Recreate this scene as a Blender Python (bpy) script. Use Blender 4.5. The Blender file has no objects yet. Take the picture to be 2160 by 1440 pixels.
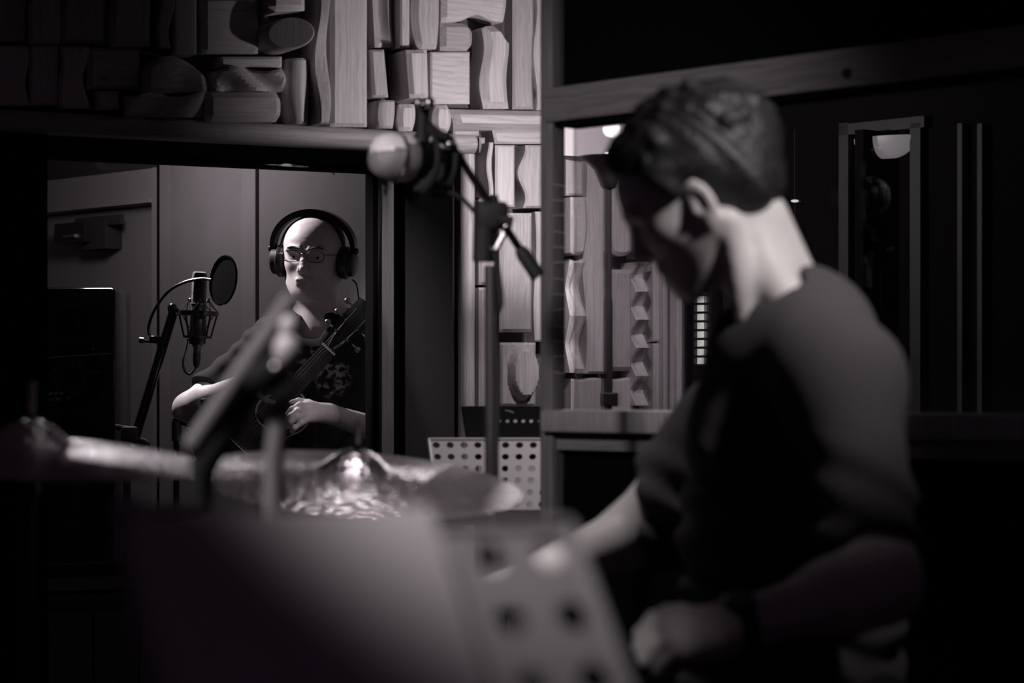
import bpy, bmesh, math, random
import numpy as np
from mathutils import Vector, Matrix, Euler

# ------------------------------------------------------------------ camera
FPX, CX, HY, EYE = 5100.0, 1080.0, 820.0, 1.20      # focal length in px, centre column, horizon row, eye height
scn = bpy.context.scene
COL = scn.collection
cam_d = bpy.data.cameras.new('camera')
cam = bpy.data.objects.new('camera', cam_d)
COL.objects.link(cam)
cam.location = (0, 0, EYE)
cam.rotation_euler = (math.pi / 2, 0, 0)
cam_d.sensor_width = 36.0
cam_d.lens = 85.0
cam_d.shift_y = 100.0 / 2160.0
cam_d.clip_start = 0.05
cam_d.dof.use_dof = True
cam_d.dof.focus_distance = 6.78
cam_d.dof.aperture_fstop = 4.2
scn.camera = cam
# ------------------------------------------------------------------ world, exposure
wd = bpy.data.worlds.new('dark_room'); scn.world = wd; wd.use_nodes = True
wd.node_tree.nodes['Background'].inputs[0].default_value = (0.52, 0.32, 0.52, 1)
wd.node_tree.nodes['Background'].inputs[1].default_value = 0.016
scn.view_settings.view_transform = 'Standard'
scn.view_settings.look = 'None'
scn.view_settings.gamma = 1.0
scn.view_settings.use_curve_mapping = False
scn.view_settings.exposure = 0.0
# ------------------------------------------------------------------ lamps and added fills out of frame
def light(name, kind, loc, power, radius, col=(1, .955, .965), target=None, cone=60, blend=.6):
    l = bpy.data.lights.new(name, kind); l.energy = power; l.color = col
    l.shadow_soft_size = radius
    if kind == 'SPOT':
        l.spot_size = math.radians(cone); l.spot_blend = blend
    o = bpy.data.objects.new(name, l); COL.objects.link(o); o.location = loc
    if target is not None:
        o.rotation_euler = (Vector(target) - Vector(loc)).to_track_quat('-Z', 'Y').to_euler()
    return o
light('booth_ceiling_lamp', 'SPOT', (-1.22, 6.97, 2.10), 95, .03, target=(-.62, 6.85, 1.38), cone=75, blend=.7)
light('booth_wall_fill', 'POINT', (-1.25, 7.55, 1.98), 12, .10)  # added fill, evens out the tone of the booth wall
light('drum_room_lamp', 'SPOT', (.88, 2.20, 2.28), 78, .05, target=(.31, 2.95, 1.40), cone=39, blend=1.0)
light('partition_fill', 'SPOT', (-1.1, 2.3, 2.4), 95, .08, target=(.16, 4.4, 1.38), cone=33, blend=.9)  # added fill aimed at the partition post and header
light('cymbal_lamp', 'SPOT', (-.12, 3.10, 2.35), 46, .05, target=(-.19, 3.5, 1.1), cone=62, blend=.9)
light('boom_fill', 'SPOT', (-.85, 1.7, 2.2), 62, .05, target=(-.28, 2.23, 1.21), cone=21, blend=.9)  # added fill that brightens the boom arm
light('stand_fill', 'SPOT', (-.42, 1.00, 2.10), 44, .05, target=(-.045, 1.405, 1.16), cone=14, blend=1.0)  # added fill, pools on the top of the foreground stand
light('live_room_lamp', 'SPOT', (.55, 5.0, 2.18), 48, .06, target=(.0, 5.60, 1.10), cone=84, blend=.6)

# ------------------------------------------------------------------ helpers
rnd = random.Random(7)
def W(px, py, d):
    return Vector(((px - CX) * d / FPX, d, EYE - (py - HY) * d / FPX))
def tint(g):
    return (g * 1.03, g * .94, g * .985, 1)
MATS = {}
def mat(name, g=.2, rough=.6, metal=0.0, spec=.5, col=None, noise=0.0, nscale=40.0, bump=0.0, bscale=200.0, coat=0.0, sheen=0.0):
    if name in MATS: return MATS[name]
    m = bpy.data.materials.new(name); m.use_nodes = True
    nt = m.node_tree; b = nt.nodes['Principled BSDF']
    c = col if col else tint(g)
    b.inputs['Base Color'].default_value = c
    b.inputs['Roughness'].default_value = rough
    b.inputs['Metallic'].default_value = metal
    b.inputs['Specular IOR Level'].default_value = spec
    b.inputs['Coat Weight'].default_value = coat
    b.inputs['Sheen Weight'].default_value = sheen
    tc = nt.nodes.new('ShaderNodeTexCoord')
    if noise:
        n = nt.nodes.new('ShaderNodeTexNoise'); n.inputs['Scale'].default_value = nscale; n.inputs['Detail'].default_value = 5
        nt.links.new(tc.outputs['Object'], n.inputs['Vector'])
        r = nt.nodes.new('ShaderNodeValToRGB')
        r.color_ramp.elements[0].position = .3; r.color_ramp.elements[1].position = .7
        lo = [x * (1 - noise) for x in c[:3]] + [1]; hi = [min(1, x * (1 + noise)) for x in c[:3]] + [1]
        r.color_ramp.elements[0].color = lo; r.color_ramp.elements[1].color = hi
        nt.links.new(n.outputs['Fac'], r.inputs['Fac']); nt.links.new(r.outputs['Color'], b.inputs['Base Color'])
    if bump:
        n = nt.nodes.new('ShaderNodeTexNoise'); n.inputs['Scale'].default_value = bscale; n.inputs['Detail'].default_value = 4
        nt.links.new(tc.outputs['Object'], n.inputs['Vector'])
        bp = nt.nodes.new('ShaderNodeBump'); bp.inputs['Strength'].default_value = bump; bp.inputs['Distance'].default_value = .004
        nt.links.new(n.outputs['Fac'], bp.inputs['Height']); nt.links.new(bp.outputs['Normal'], b.inputs['Normal'])
    MATS[name] = m
    return m
def wood(name, g=.42, axis='Z', rough=.5, contrast=.45):
    if name in MATS: return MATS[name]
    m = bpy.data.materials.new(name); m.use_nodes = True
    nt = m.node_tree; N = nt.nodes; Lk = nt.links; b = N['Principled BSDF']
    b.inputs['Roughness'].default_value = rough; b.inputs['Specular IOR Level'].default_value = .3
    tc = N.new('ShaderNodeTexCoord'); oi = N.new('ShaderNodeObjectInfo')
    off = N.new('ShaderNodeVectorMath'); off.operation = 'SCALE'; off.inputs[0].default_value = (17, 31, 23)
    Lk.new(oi.outputs['Random'], off.inputs['Scale'])
    add = N.new('ShaderNodeVectorMath'); add.operation = 'ADD'
    Lk.new(tc.outputs['Object'], add.inputs[0]); Lk.new(off.outputs[0], add.inputs[1])
    n0 = N.new('ShaderNodeTexNoise'); n0.inputs['Scale'].default_value = 7; n0.inputs['Detail'].default_value = 2
    Lk.new(add.outputs[0], n0.inputs['Vector'])
    sc = N.new('ShaderNodeVectorMath'); sc.operation = 'SCALE'; sc.inputs['Scale'].default_value = .025
    Lk.new(n0.outputs['Color'], sc.inputs[0])
    ad2 = N.new('ShaderNodeVectorMath'); ad2.operation = 'ADD'
    Lk.new(add.outputs[0], ad2.inputs[0]); Lk.new(sc.outputs[0], ad2.inputs[1])
    mp = N.new('ShaderNodeMapping')
    mp.inputs['Scale'].default_value = (150, 150, 4) if axis == 'Z' else (4, 150, 150)
    Lk.new(ad2.outputs[0], mp.inputs['Vector'])
    n1 = N.new('ShaderNodeTexNoise'); n1.inputs['Scale'].default_value = 1.0; n1.inputs['Detail'].default_value = 4; n1.inputs['Roughness'].default_value = .6
    Lk.new(mp.outputs[0], n1.inputs['Vector'])
    cr = N.new('ShaderNodeValToRGB')
    cr.color_ramp.elements[0].position = .30; cr.color_ramp.elements[0].color = tint(g * (1 - contrast))
    cr.color_ramp.elements[1].position = .62; cr.color_ramp.elements[1].color = tint(g * 1.08)
    Lk.new(n1.outputs['Fac'], cr.inputs['Fac'])
    # knots
    mk = N.new('ShaderNodeMapping'); mk.inputs['Scale'].default_value = (9, 9, 5) if axis == 'Z' else (5, 9, 9)
    Lk.new(ad2.outputs[0], mk.inputs['Vector'])
    vo = N.new('ShaderNodeTexVoronoi'); vo.inputs['Scale'].default_value = 1.0
    Lk.new(mk.outputs[0], vo.inputs['Vector'])
    kr = N.new('ShaderNodeValToRGB')
    kr.color_ramp.elements[0].position = .05; kr.color_ramp.elements[0].color = (.22, .2, .2, 1)
    kr.color_ramp.elements[1].position = .10; kr.color_ramp.elements[1].color = (1, 1, 1, 1)
    Lk.new(vo.outputs['Distance'], kr.inputs['Fac'])
    mx = N.new('ShaderNodeMix'); mx.data_type = 'RGBA'; mx.blend_type = 'MULTIPLY'; mx.inputs[0].default_value = 1
    Lk.new(cr.outputs['Color'], mx.inputs[6]); Lk.new(kr.outputs['Color'], mx.inputs[7])
    # each board its own shade
    mr = N.new('ShaderNodeMapRange'); mr.inputs['To Min'].default_value = .78; mr.inputs['To Max'].default_value = 1.12
    Lk.new(oi.outputs['Random'], mr.inputs['Value'])
    vs = N.new('ShaderNodeVectorMath'); vs.operation = 'SCALE'
    Lk.new(mx.outputs[2], vs.inputs[0]); Lk.new(mr.outputs[0], vs.inputs['Scale'])
    Lk.new(vs.outputs[0], b.inputs['Base Color'])
    bp = N.new('ShaderNodeBump'); bp.inputs['Strength'].default_value = .25; bp.inputs['Distance'].default_value = .002
    Lk.new(n1.outputs['Fac'], bp.inputs['Height']); Lk.new(bp.outputs['Normal'], b.inputs['Normal'])
    MATS[name] = m
    return m
def glass(name, refl=1.0):
    if name in MATS: return MATS[name]
    m = bpy.data.materials.new(name); m.use_nodes = True
    nt = m.node_tree; nt.nodes.clear()
    out = nt.nodes.new('ShaderNodeOutputMaterial'); mx = nt.nodes.new('ShaderNodeMixShader')
    t = nt.nodes.new('ShaderNodeBsdfTransparent'); t.inputs[0].default_value = (.93, .92, .93, 1)
    g = nt.nodes.new('ShaderNodeBsdfGlossy'); g.inputs['Roughness'].default_value = .0
    f = nt.nodes.new('ShaderNodeFresnel'); f.inputs['IOR'].default_value = 1.5
    mu = nt.nodes.new('ShaderNodeMath'); mu.operation = 'MULTIPLY'; mu.inputs[1].default_value = refl
    nt.links.new(f.outputs[0], mu.inputs[0]); nt.links.new(mu.outputs[0], mx.inputs[0])
    nt.links.new(t.outputs[0], mx.inputs[1]); nt.links.new(g.outputs[0], mx.inputs[2]); nt.links.new(mx.outputs[0], out.inputs[0])
    MATS[name] = m
    return m
def emit(name, col, s):
    if name in MATS: return MATS[name]
    m = bpy.data.materials.new(name); m.use_nodes = True
    b = m.node_tree.nodes['Principled BSDF']; b.inputs['Base Color'].default_value = (.1, .1, .1, 1)
    b.inputs['Emission Color'].default_value = (*col, 1); b.inputs['Emission Strength'].default_value = s
    MATS[name] = m
    return m

wood('pine_upright', .45, 'Z', .5, .24); wood('pine_lying', .45, 'X', .5, .24)
wood('frame_wood', .20, 'Z', .45, .35); wood('frame_wood_lying', .20, 'X', .45, .35)
wood('trim_wood', .40, 'Z', .45, .3); wood('beam_wood', .30, 'X', .5, .3)
wood('backing_wood', .10, 'Z', .7, .3)
mat('black_fabric', .004, .95, spec=.02, bump=.3, bscale=900)
mat('reveal_fabric', .035, .95, spec=.1, bump=.5, bscale=900, noise=.2, nscale=300)
mat('booth_wall', .17, .8, noise=.12, nscale=3, spec=.2)
mat('booth_panel', .155, .8, noise=.12, nscale=3, spec=.2)
mat('door_paint', .18, .7, spec=.3)
mat('door_trim', .20, .6, spec=.3)
mat('white_plaster', .94, .9, bump=.1, bscale=60)
mat('ceiling_paint', .30, .9)
mat('floor_boards', .05, .6, noise=.3, nscale=6)
mat('black_plastic', .012, .42)
mat('black_gloss', .006, .12)
mat('rubber', .010, .7)
mat('speaker_cone', .003, .9, spec=.05)
mat('chrome', .55, .22, 1.0)
mat('steel', .34, .32, 1.0)
mat('dark_metal', .05, .35, 1.0)
mat('lamp_metal', .045, .5, .3)
mat('batten_paint', .0035, .7)
mat('grey_paint', .34, .45, .1)
mat('near_grey', .30, .5)
mat('paper', .62, .9, noise=.05, nscale=12)
mat('skin', col=(.48, .43, .435, 1), rough=.48, spec=.35, noise=.10, nscale=60, bump=.12, bscale=350)
mat('skin_pale', col=(.56, .515, .51, 1), rough=.5, spec=.3, noise=.06, nscale=40)
mat('shirt_grey', .07, .9, spec=.15, bump=.3, bscale=700)
mat('shirt_black', .020, .9, spec=.15, bump=.3, bscale=700)
mat('hair_grey', .05, .8, noise=.5, nscale=300, bump=.6, bscale=500)
mat('hair_dark', .014, .5, noise=.5, nscale=50, bump=.6, bscale=160, spec=.45)
mat('denim', .03, .9, spec=.1)
mat('leather', .012, .5)
mat('pop_mesh', .003, .95, spec=.05)
mat('string', .16, .3, 1.0)
mat('guitar_top', .035, .25, noise=.4, nscale=30)
mat('fretboard', .02, .4)
mat('bone', .6, .4)
mat('reflection_white', .8, .8)
mat('eye_white', .09, .2); mat('iris', .02, .15)
mat('grille', .34, .40, .15, bump=.4, bscale=900)

def finish(me, smooth, angle=35):
    if smooth:
        for p in me.polygons: p.use_smooth = True
        me.set_sharp_from_angle(angle=math.radians(angle))
def tagset(o, label=None, cat=None, group=None, kind=None):
    if label: o['label'] = label
    if cat: o['category'] = cat
    if group: o['group'] = group
    if kind: o['kind'] = kind
    return o
def setparent(o, parent):
    if parent is not None:
        o.parent = parent
        o.matrix_parent_inverse = parent.matrix_basis.inverted()
def obj(name, V, Fc, m, parent=None, smooth=False, angle=35, basis=None):
    me = bpy.data.meshes.new(name)
    me.from_pydata([tuple(v) for v in V], [], [tuple(f) for f in Fc]); me.update()
    me.materials.append(MATS[m] if isinstance(m, str) else m)
    finish(me, smooth, angle)
    o = bpy.data.objects.new(name, me); COL.objects.link(o)
    if basis is not None: o.matrix_basis = basis
    setparent(o, parent)
    return o
def obj_bm(name, bm, m, parent=None, smooth=False, angle=35):
    bmesh.ops.recalc_face_normals(bm, faces=bm.faces)
    me = bpy.data.meshes.new(name); bm.to_mesh(me); bm.free()
    me.materials.append(MATS[m] if isinstance(m, str) else m)
    finish(me, smooth, angle)
    o = bpy.data.objects.new(name, me); COL.objects.link(o)
    setparent(o, parent)
    return o
def empty(name, loc, label, cat, group=None):
    o = bpy.data.objects.new(name, None); COL.objects.link(o); o.location = loc; o.empty_display_size = .05
    return tagset(o, label, cat, group)
def part_merge(*parts):
    V, Fc = [], []
    for v, f in parts:
        n = len(V); V += list(v); Fc += [tuple(i + n for i in q) for q in f]
    return V, Fc
def frame_of(d, ref=Vector((0, 0, 1))):
    d = Vector(d).normalized()
    if abs(d.dot(ref)) > .98: ref = Vector((1, 0, 0))
    a = d.cross(ref).normalized(); b = a.cross(d).normalized()
    return d, a, b
def g_tube(pts, r, seg=10, caps=True):
    pts = [Vector(p) for p in pts]; n = len(pts)
    rs = r if isinstance(r, (list, tuple)) else [r] * n
    V, Fc = [], []; a = None
    for i, p in enumerate(pts):
        d = (pts[min(i + 1, n - 1)] - pts[max(i - 1, 0)]).normalized()
        if a is None: _, a, b = frame_of(d)
        else:
            a = (a - d * a.dot(d)).normalized(); b = a.cross(d)
            b = d.cross(a) * -1
        bb = d.cross(a)
        for k in range(seg):
            t = 2 * math.pi * k / seg
            V.append(p + (a * math.cos(t) + bb * math.sin(t)) * rs[i])
    for i in range(n - 1):
        for k in range(seg):
            k2 = (k + 1) % seg
            Fc.append((i * seg + k, i * seg + k2, (i + 1) * seg + k2, (i + 1) * seg + k))
    if caps:
        Fc.append(tuple(range(seg))[::-1]); Fc.append(tuple((n - 1) * seg + k for k in range(seg)))
    return V, Fc
def g_lathe(c, axis, prof, seg=32, closed=False):
    """prof: (radius, height along axis)"""
    c = Vector(c); d, a, b = frame_of(axis); V, Fc = [], []
    b = d.cross(a)
    for r, h in prof:
        for k in range(seg):
            t = 2 * math.pi * k / seg
            V.append(c + d * h + (a * math.cos(t) + b * math.sin(t)) * max(r, 1e-5))
    n = len(prof)
    for i in range(n - 1 + (1 if closed else 0)):
        j = (i + 1) % n
        for k in range(seg):
            k2 = (k + 1) % seg
            Fc.append((i * seg + k, i * seg + k2, j * seg + k2, j * seg + k))
    return V, Fc
def g_box(c, ax, ay, az, sx, sy, sz, bev=.0):
    """oriented box, optional chamfer"""
    bm = bmesh.new(); bmesh.ops.create_cube(bm, size=1)
    bmesh.ops.scale(bm, vec=(sx, sy, sz), verts=bm.verts)
    if bev: bmesh.ops.bevel(bm, geom=list(bm.edges), offset=bev, segments=2, affect='EDGES', profile=.5)
    bm.verts.ensure_lookup_table()
    c, ax, ay, az = Vector(c), Vector(ax), Vector(ay), Vector(az)
    V = [c + ax * v.co.x + ay * v.co.y + az * v.co.z for v in bm.verts]
    Fc = [tuple(v.index for v in f.verts) for f in bm.faces]
    bm.free()
    return V, Fc
X_, Y_, Z_ = Vector((1, 0, 0)), Vector((0, 1, 0)), Vector((0, 0, 1))
def g_sphere(c, r, seg=16, rings=10, sc=(1, 1, 1)):
    V, Fc = g_lathe((0, 0, 0), (0, 0, 1), [(math.sin(math.pi * i / rings), -math.cos(math.pi * i / rings)) for i in range(rings + 1)], seg)
    c = Vector(c)
    return [c + Vector((v.x * r * sc[0], v.y * r * sc[1], v.z * r * sc[2])) for v in V], Fc
def g_torus(c, axis, R, r, seg=32, rs=8, sc=1.0):
    prof = [(R + r * math.cos(2 * math.pi * k / rs), r * math.sin(2 * math.pi * k / rs)) for k in range(rs)]
    return g_lathe(c, axis, prof, seg, closed=True)
def bez(pts, n=24):
    """Catmull-Rom through points"""
    P = [Vector(p) for p in pts]; P = [P[0] * 2 - P[1]] + P + [P[-1] * 2 - P[-2]]
    out = []
    for i in range(1, len(P) - 2):
        m = max(2, n // (len(P) - 3))
        for k in range(m):
            t = k / m
            a, b, c, d = P[i - 1], P[i], P[i + 1], P[i + 2]
            out.append(.5 * ((2 * b) + (c - a) * t + (2 * a - 5 * b + 4 * c - d) * t * t + (3 * b - a - 3 * c + d) * t ** 3))
    out.append(P[-2])
    return out
class Plane:
    """a vertical plane: local x along the wall, local y into it (p = -y is out towards the room), local z up"""
    def __init__(s, px, d, direction):
        s.O = Vector(((px - CX) * d / FPX, d, 0)); s.a = Vector((direction[0], direction[1], 0)).normalized()
        s.n = Vector((s.a.y, -s.a.x, 0))
        if s.n.y > 0: s.n = -s.n
        s.M = Matrix(((s.a.x, -s.n.x, 0, s.O.x), (s.a.y, -s.n.y, 0, s.O.y), (0, 0, 1, 0), (0, 0, 0, 1)))   # local y = -p
    def hit(s, px, py, p=0.0):
        rx = (px - CX) / FPX
        y = (s.O.dot(s.n) + p) / (rx * s.n.x + s.n.y)
        P = Vector((rx * y, y, EYE - (py - HY) * y / FPX))
        return (P - s.O).dot(s.a), P.z
    def pt(s, u, p, z): return s.O + s.a * u + s.n * p + Vector((0, 0, z))
    def box(s, u0, u1, p0, p1, z0, z1):
        c = ((u0 + u1) / 2, -(p0 + p1) / 2, (z0 + z1) / 2)
        return g_box(c, X_, Y_, Z_, u1 - u0, p1 - p0, z1 - z0)
    def obj(s, name, geo, m, parent=None, smooth=False, angle=35):
        o = obj(name, geo[0], geo[1], m, None, smooth, angle, basis=s.M)
        setparent(o, parent)
        return o
def kd(o, k='structure'): o['kind'] = k; return o

# ================================================================== the rooms
BACK = Plane(965, 6.09, (1.93, 1.0))          # panelled wall with the booth window; local u = 0 at the right edge of the opening
PART = Plane(1138, 4.50, (.913, -1.0))        # glazed partition behind the drummer
FLOOR_Z, CEIL_Z = 0.0, 2.28
REV = .44                                     # depth of the window reveal
uL = BACK.hit(95, 500)[0]
zT = 1.80; zB = .72
uEnd = BACK.hit(1442, 500)[0]
# ---- back wall: slab with the window opening
wall = BACK.obj('wall_back', part_merge(
    BACK.box(-3.2, uL, -REV, 0, 0, CEIL_Z), BACK.box(0, uEnd, -REV, 0, 0, CEIL_Z),
    BACK.box(uL, 0, -REV, 0, zT, CEIL_Z), BACK.box(uL, 0, -REV, 0, 0, zB)), 'backing_wood')
kd(wall)
# ---- wooden blocks of the panelling
def grid_block(x0, y0, x1, y1, p, ch=.006, L=None, R=None, T=None, B=None, carve=None, n=(1, 1), lying=False, m=None, plane=BACK, parent=None, name='wood_block'):
    """front face outlined by the pixel box (edges bent by L, R, T, B in px), standing p metres proud, chamfered by ch"""
    S = 5100 / 6.05
    cs = min(.3, ch * S / max(4, x1 - x0)); ct = min(.3, ch * S / max(4, y1 - y0))
    nx, nz = n
    ss = [0] + [cs + (1 - 2 * cs) * i / nx for i in range(nx + 1)] + [1]
    ts = [0] + [ct + (1 - 2 * ct) * i / nz for i in range(nz + 1)] + [1]
    V = []; Fc = []; NS, NT = len(ss), len(ts)
    def uv(s, t):
        xl = x0 + (L(t) if L else 0); xr = x1 + (R(t) if R else 0)
        yt = y0 + (T(s) if T else 0); yb = y1 + (B(s) if B else 0)
        return plane.hit(xl + (xr - xl) * s, yt + (yb - yt) * t, p)
    for j, t in enumerate(ts):
        for i, s in enumerate(ss):
            u, z = uv(s, t)
            edge = i in (0, NS - 1) or j in (0, NT - 1)
            d = p - ch if edge else p
            if carve: d += carve(s, t) * (1.0 if not edge else 1.0)
            V.append(Vector((u, -max(d, .004), z)))
    for j in range(NT - 1):
        for i in range(NS - 1):
            a = j * NS + i
            Fc.append((a, a + NS, a + NS + 1, a + 1))
    loop = [i for i in range(NS)] + [j * NS + NS - 1 for j in range(1, NT)] + [(NT - 1) * NS + i for i in range(NS - 2, -1, -1)] + [j * NS for j in range(NT - 2, 0, -1)]
    nb = len(V)
    for k in loop: V.append(Vector((V[k].x, .004, V[k].z)))
    for k in range(len(loop)):
        k2 = (k + 1) % len(loop)
        Fc.append((loop[k], loop[k2], nb + k2, nb + k))
    o = plane.obj(name, (V, Fc), m or ('pine_lying' if lying else 'pine_upright'), parent or wall, True, 28)
    return o
sin, pi = math.sin, math.pi
def wave(a, k=1.5, ph=0.0): return lambda t: a * sin(2 * pi * k * t + ph)
def bow(a): return lambda t: a * (1 - (2 * t - 1) ** 2)
def scoop(a, c=.6, w=.2): return lambda s: a * math.exp(-((s - c) / w) ** 2)
def facets(a, k): return lambda s, t: -a * (1 - abs(2 * ((t * k) % 1) - 1)) * (1 - abs(2 * s - 1) * .4)
def dome(a): return lambda s, t: a * (1 - (2 * s - 1) ** 2)
def domev(a): return lambda s, t: a * (1 - (2 * t - 1) ** 2)
def slope(ax, ay): return lambda s, t: ax * (s - .5) + ay * (t - .5)
B = grid_block
# upper left (dim)
B(-40, -30, 58, 88, .05); B(62, -30, 128, 90, .07); B(132, -30, 228, 92, .04, .012)
B(-40, 94, 58, 222, .06, R=wave(4, 1.2), n=(1, 8)); B(63, 93, 125, 222, .05); B(128, 97, 183, 228, .06, L=wave(4, 1), R=wave(7, 1.1, 1), n=(2, 12))
B(234, -30, 320, 97, .07, .012, L=lambda t: 8 * (1 - t) ** 2, n=(2, 6)); B(187, 100, 297, 188, .05, .01, lying=True)
B(203, 191, 253, 231, .06, .008); B(338, -30, 363, 101, .07, .004, L=wave(6, .9, .6), R=wave(7, .9, .3), n=(2, 14))
B(366, -30, 416, 114, .06, .006)
B(304, 118, 437, 195, .07, .014, T=lambda s: 34 * abs(2 * s - .9) ** 2.2, n=(12, 3), lying=True, carve=lambda s, t: .012 * sin(6 * s + 2 * t))
B(264, 198, 437, 246, .07, .010, T=wave(5, 1.6, 1), carve=lambda s, t: .014 * sin(9 * s + 3 * t), n=(16, 4), lying=True)
B(430, -6, 547, 112, .05, .010, lying=True)
B(465, 119, 597, 142, .05, .007, lying=True)
B(456, 144, 600, 192, .07, .008, T=wave(6, 1.2, 2.2), carve=lambda s, t: .018 * sin(10 * s - 4 * t), n=(16, 5), lying=True)
B(437, 193, 597, 256, .08, .016, R=lambda t: -10 * abs(2 * t - 1) ** 3, n=(3, 6), lying=True)
B(571, -30, 647, 24, .09, .014, lying=True, B=lambda s: -3 * s)
B(604, 124, 650, 262, .05, .006, L=lambda t: -6 * sin(pi * t) + 8 * t, R=bow(3), carve=dome(.02), n=(6, 10))
B(668, -30, 694, 261, .09, .004, L=wave(4, 1.2, .9), R=wave(5, 1.25, 2.2), carve=lambda s, t: .012 * sin(2 * pi * 1.3 * t), n=(2, 26))
B(699, -40, 777, 267, .055, .009)
# the round post end
def oval_block(cx, cy, rx, ry, p, tilt=0.0, n=28, ch=.01, m='pine_upright'):
    V = []; Fc = []
    for k in range(n):
        t = 2 * pi * k / n
        for f, dp in ((1.0, None), (1.0, -ch), (.9, 0)):
            u, z = BACK.hit(cx + rx * f * math.cos(t), cy + ry * f * sin(t), p)
            d = .0 if dp is None else p + dp + tilt * math.cos(t) * f
            V.append(Vector((u, -d, z)))
    for k in range(n):
        a, b = 3 * k, 3 * ((k + 1) % n)
        Fc += [(a, a + 1, b + 1, b), (a + 1, a + 2, b + 2, b + 1)]
    Fc.append(tuple(3 * k + 2 for k in range(n)))
    return BACK.obj('wood_block', (V, Fc), m, wall, True, 28)
oval_block(614, 70, 44, 34, .13, .025)
# upper right (bright)
B(786, -30, 832, 99, .05, .010, L=lambda t: 2 + 6 * t, R=lambda t: -4 + 6 * t ** 3, carve=lambda s, t: -.03 * sin(pi * min(1, s * 1.1)) * (1 - t ** 4), n=(8, 10))
B(845, -30, 865, 100, .075, .004)
B(876, -30, 931, 102, .085, .014, L=lambda t: 10 * sin(pi * (t + .1)) * (t > .3) * 0 + 9 * t ** 3 - 6 * sin(pi * t), R=lambda t: -6 * t ** 4, n=(3, 14))
B(934, -30, 1073, 46, .07, .012, B=scoop(-16, .58, .2), R=lambda t: -8 * t ** 3, n=(16, 3), lying=True)
B(932, 47, 1000, 108, .06, .012, R=lambda t: -14 * (abs(2 * t - 1) ** 3), T=lambda s: 14 * max(0, s - .55) ** 2, n=(5, 8), lying=True)
B(1022, 53, 1077, 228, .085, .016, L=lambda t: 5 * sin(2 * pi * t * 1.1), R=lambda t: 3 * sin(2 * pi * t + .6) - 22 * max(0, .18 - t) / .18, T=lambda s: 7 * abs(2 * s - 1) ** 3, n=(6, 16))
B(1083, -30, 1126, 230, .05, .006, R=wave(2, 1.1), n=(2, 10))
B(1131, -30, 1165, 232, .06, .004, L=wave(4, 1.4), n=(2, 16))
B(786, 104, 819, 205, .055, .006, L=lambda t: -4 + 6 * t, R=lambda t: -7 + 9 * t)
B(864, 104, 906, 206, .115, .010, L=lambda t: -5 + 8 * t, R=lambda t: -2 + 3 * t)
B(909, 109, 992, 219, .06, .004, lying=True)
B(795, 212, 834, 271, .05, .005, L=lambda t: -4 * sin(pi * t), R=lambda t: 3 * sin(pi * t) - 4 * t, carve=dome(.012), n=(5, 8))
B(845, 219, 878, 276, .07, .010, L=lambda t: -4 * sin(pi * t), R=lambda t: 4 * sin(pi * t) - 5 * t, n=(4, 8))
B(915, 221, 956, 281, .09, .012, L=lambda t: 8 * abs(2 * t - 1) ** 2, R=lambda t: -9 * abs(2 * t - 1) ** 2, n=(4, 10))
B(962, 229, 1165, 273, .075, .016, L=lambda t: 30 * t * 0 - 14 * (1 - t), T=lambda s: 4 * s, B=lambda s: 2 * s, n=(10, 3), carve=domev(.012), lying=True)
B(957, 274, 1012, 286, .05, .004, lying=True)
B(1042, 274, 1165, 303, .065, .006, L=lambda t: -2 + 6 * t, T=lambda s: 2 * s, lying=True)
B(1012, 290, 1024, 322, .04, .003)
B(1030, 300, 1040, 412, .08, .003, L=wave(3, 1, 2), R=wave(2, 1, 2), n=(1, 12))
B(1046, 306, 1087, 436, .055, .005)
B(1108, 306, 1165, 438, .065, .005, L=lambda t: -6 + 8 * sin(2 * pi * t * 1.25 + 1.2), n=(4, 16))
B(1012, 420, 1046, 600, .05, .006); B(1012, 606, 1046, 900, .06, .006)
B(1056, 449, 1124, 700, .06, .008); B(1130, 446, 1165, 720, .05, .004, L=wave(3, 1), n=(1, 12))
B(1056, 722, 1132, 856, .055, .006, carve=lambda s, t: .032 * min(1.0, 3.2 * max(0.0, 1 - ((s - .58) / .40) ** 2 - ((t - .48) / .44) ** 2)) - .012 * s * 0, n=(22, 26))
B(1012, 905, 1050, 1100, .05); B(1056, 862, 1132, 1100, .05)
# seen through the glass of the partition
B(1196, 336, 1232, 412, .05, .006, T=lambda s: 6 * s, n=(3, 2))
B(1206, 415, 1239, 532, .10, .008, R=lambda t: 4 * sin(pi * t) - 4 * t ** 4, B=lambda s: 6 * sin(pi * s), n=(5, 8))
B(1236, 338, 1276, 788, .055, .006, T=lambda s: 14 * s, L=lambda t: 5 * sin(2 * pi * t * 1.3 + 1), n=(2, 20))
B(1206, 545, 1241, 786, .075, .010, carve=facets(.045, 2.0), R=lambda t: -7 * abs(sin(2 * pi * t)), n=(4, 24))
B(1288, 380, 1338, 540, .075, .010, B=lambda s: -6 * sin(pi * s) * 0 + 12 * (abs(2 * s - 1) ** 2) * -1, n=(8, 4))
B(1288, 568, 1337, 782, .06, .010)
B(1206, 798, 1270, 900, .05, .005, T=wave(2, 1), n=(6, 2)); B(1290, 798, 1337, 900, .05, .005, T=wave(2, 1), n=(6, 2))
B(1343, 552, 1371, 855, .085, .004, carve=facets(.055, 5.0), n=(4, 40))
B(1379, 520, 1397, 720, .05, .004); B(1379, 724, 1397, 900, .05, .004); B(1400, 500, 1410, 900, .075, .003); B(1414, 500, 1426, 900, .05, .003); B(1429, 490, 1440, 900, .07, .003)
B(1345, 380, 1376, 545, .06, .006)
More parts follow.
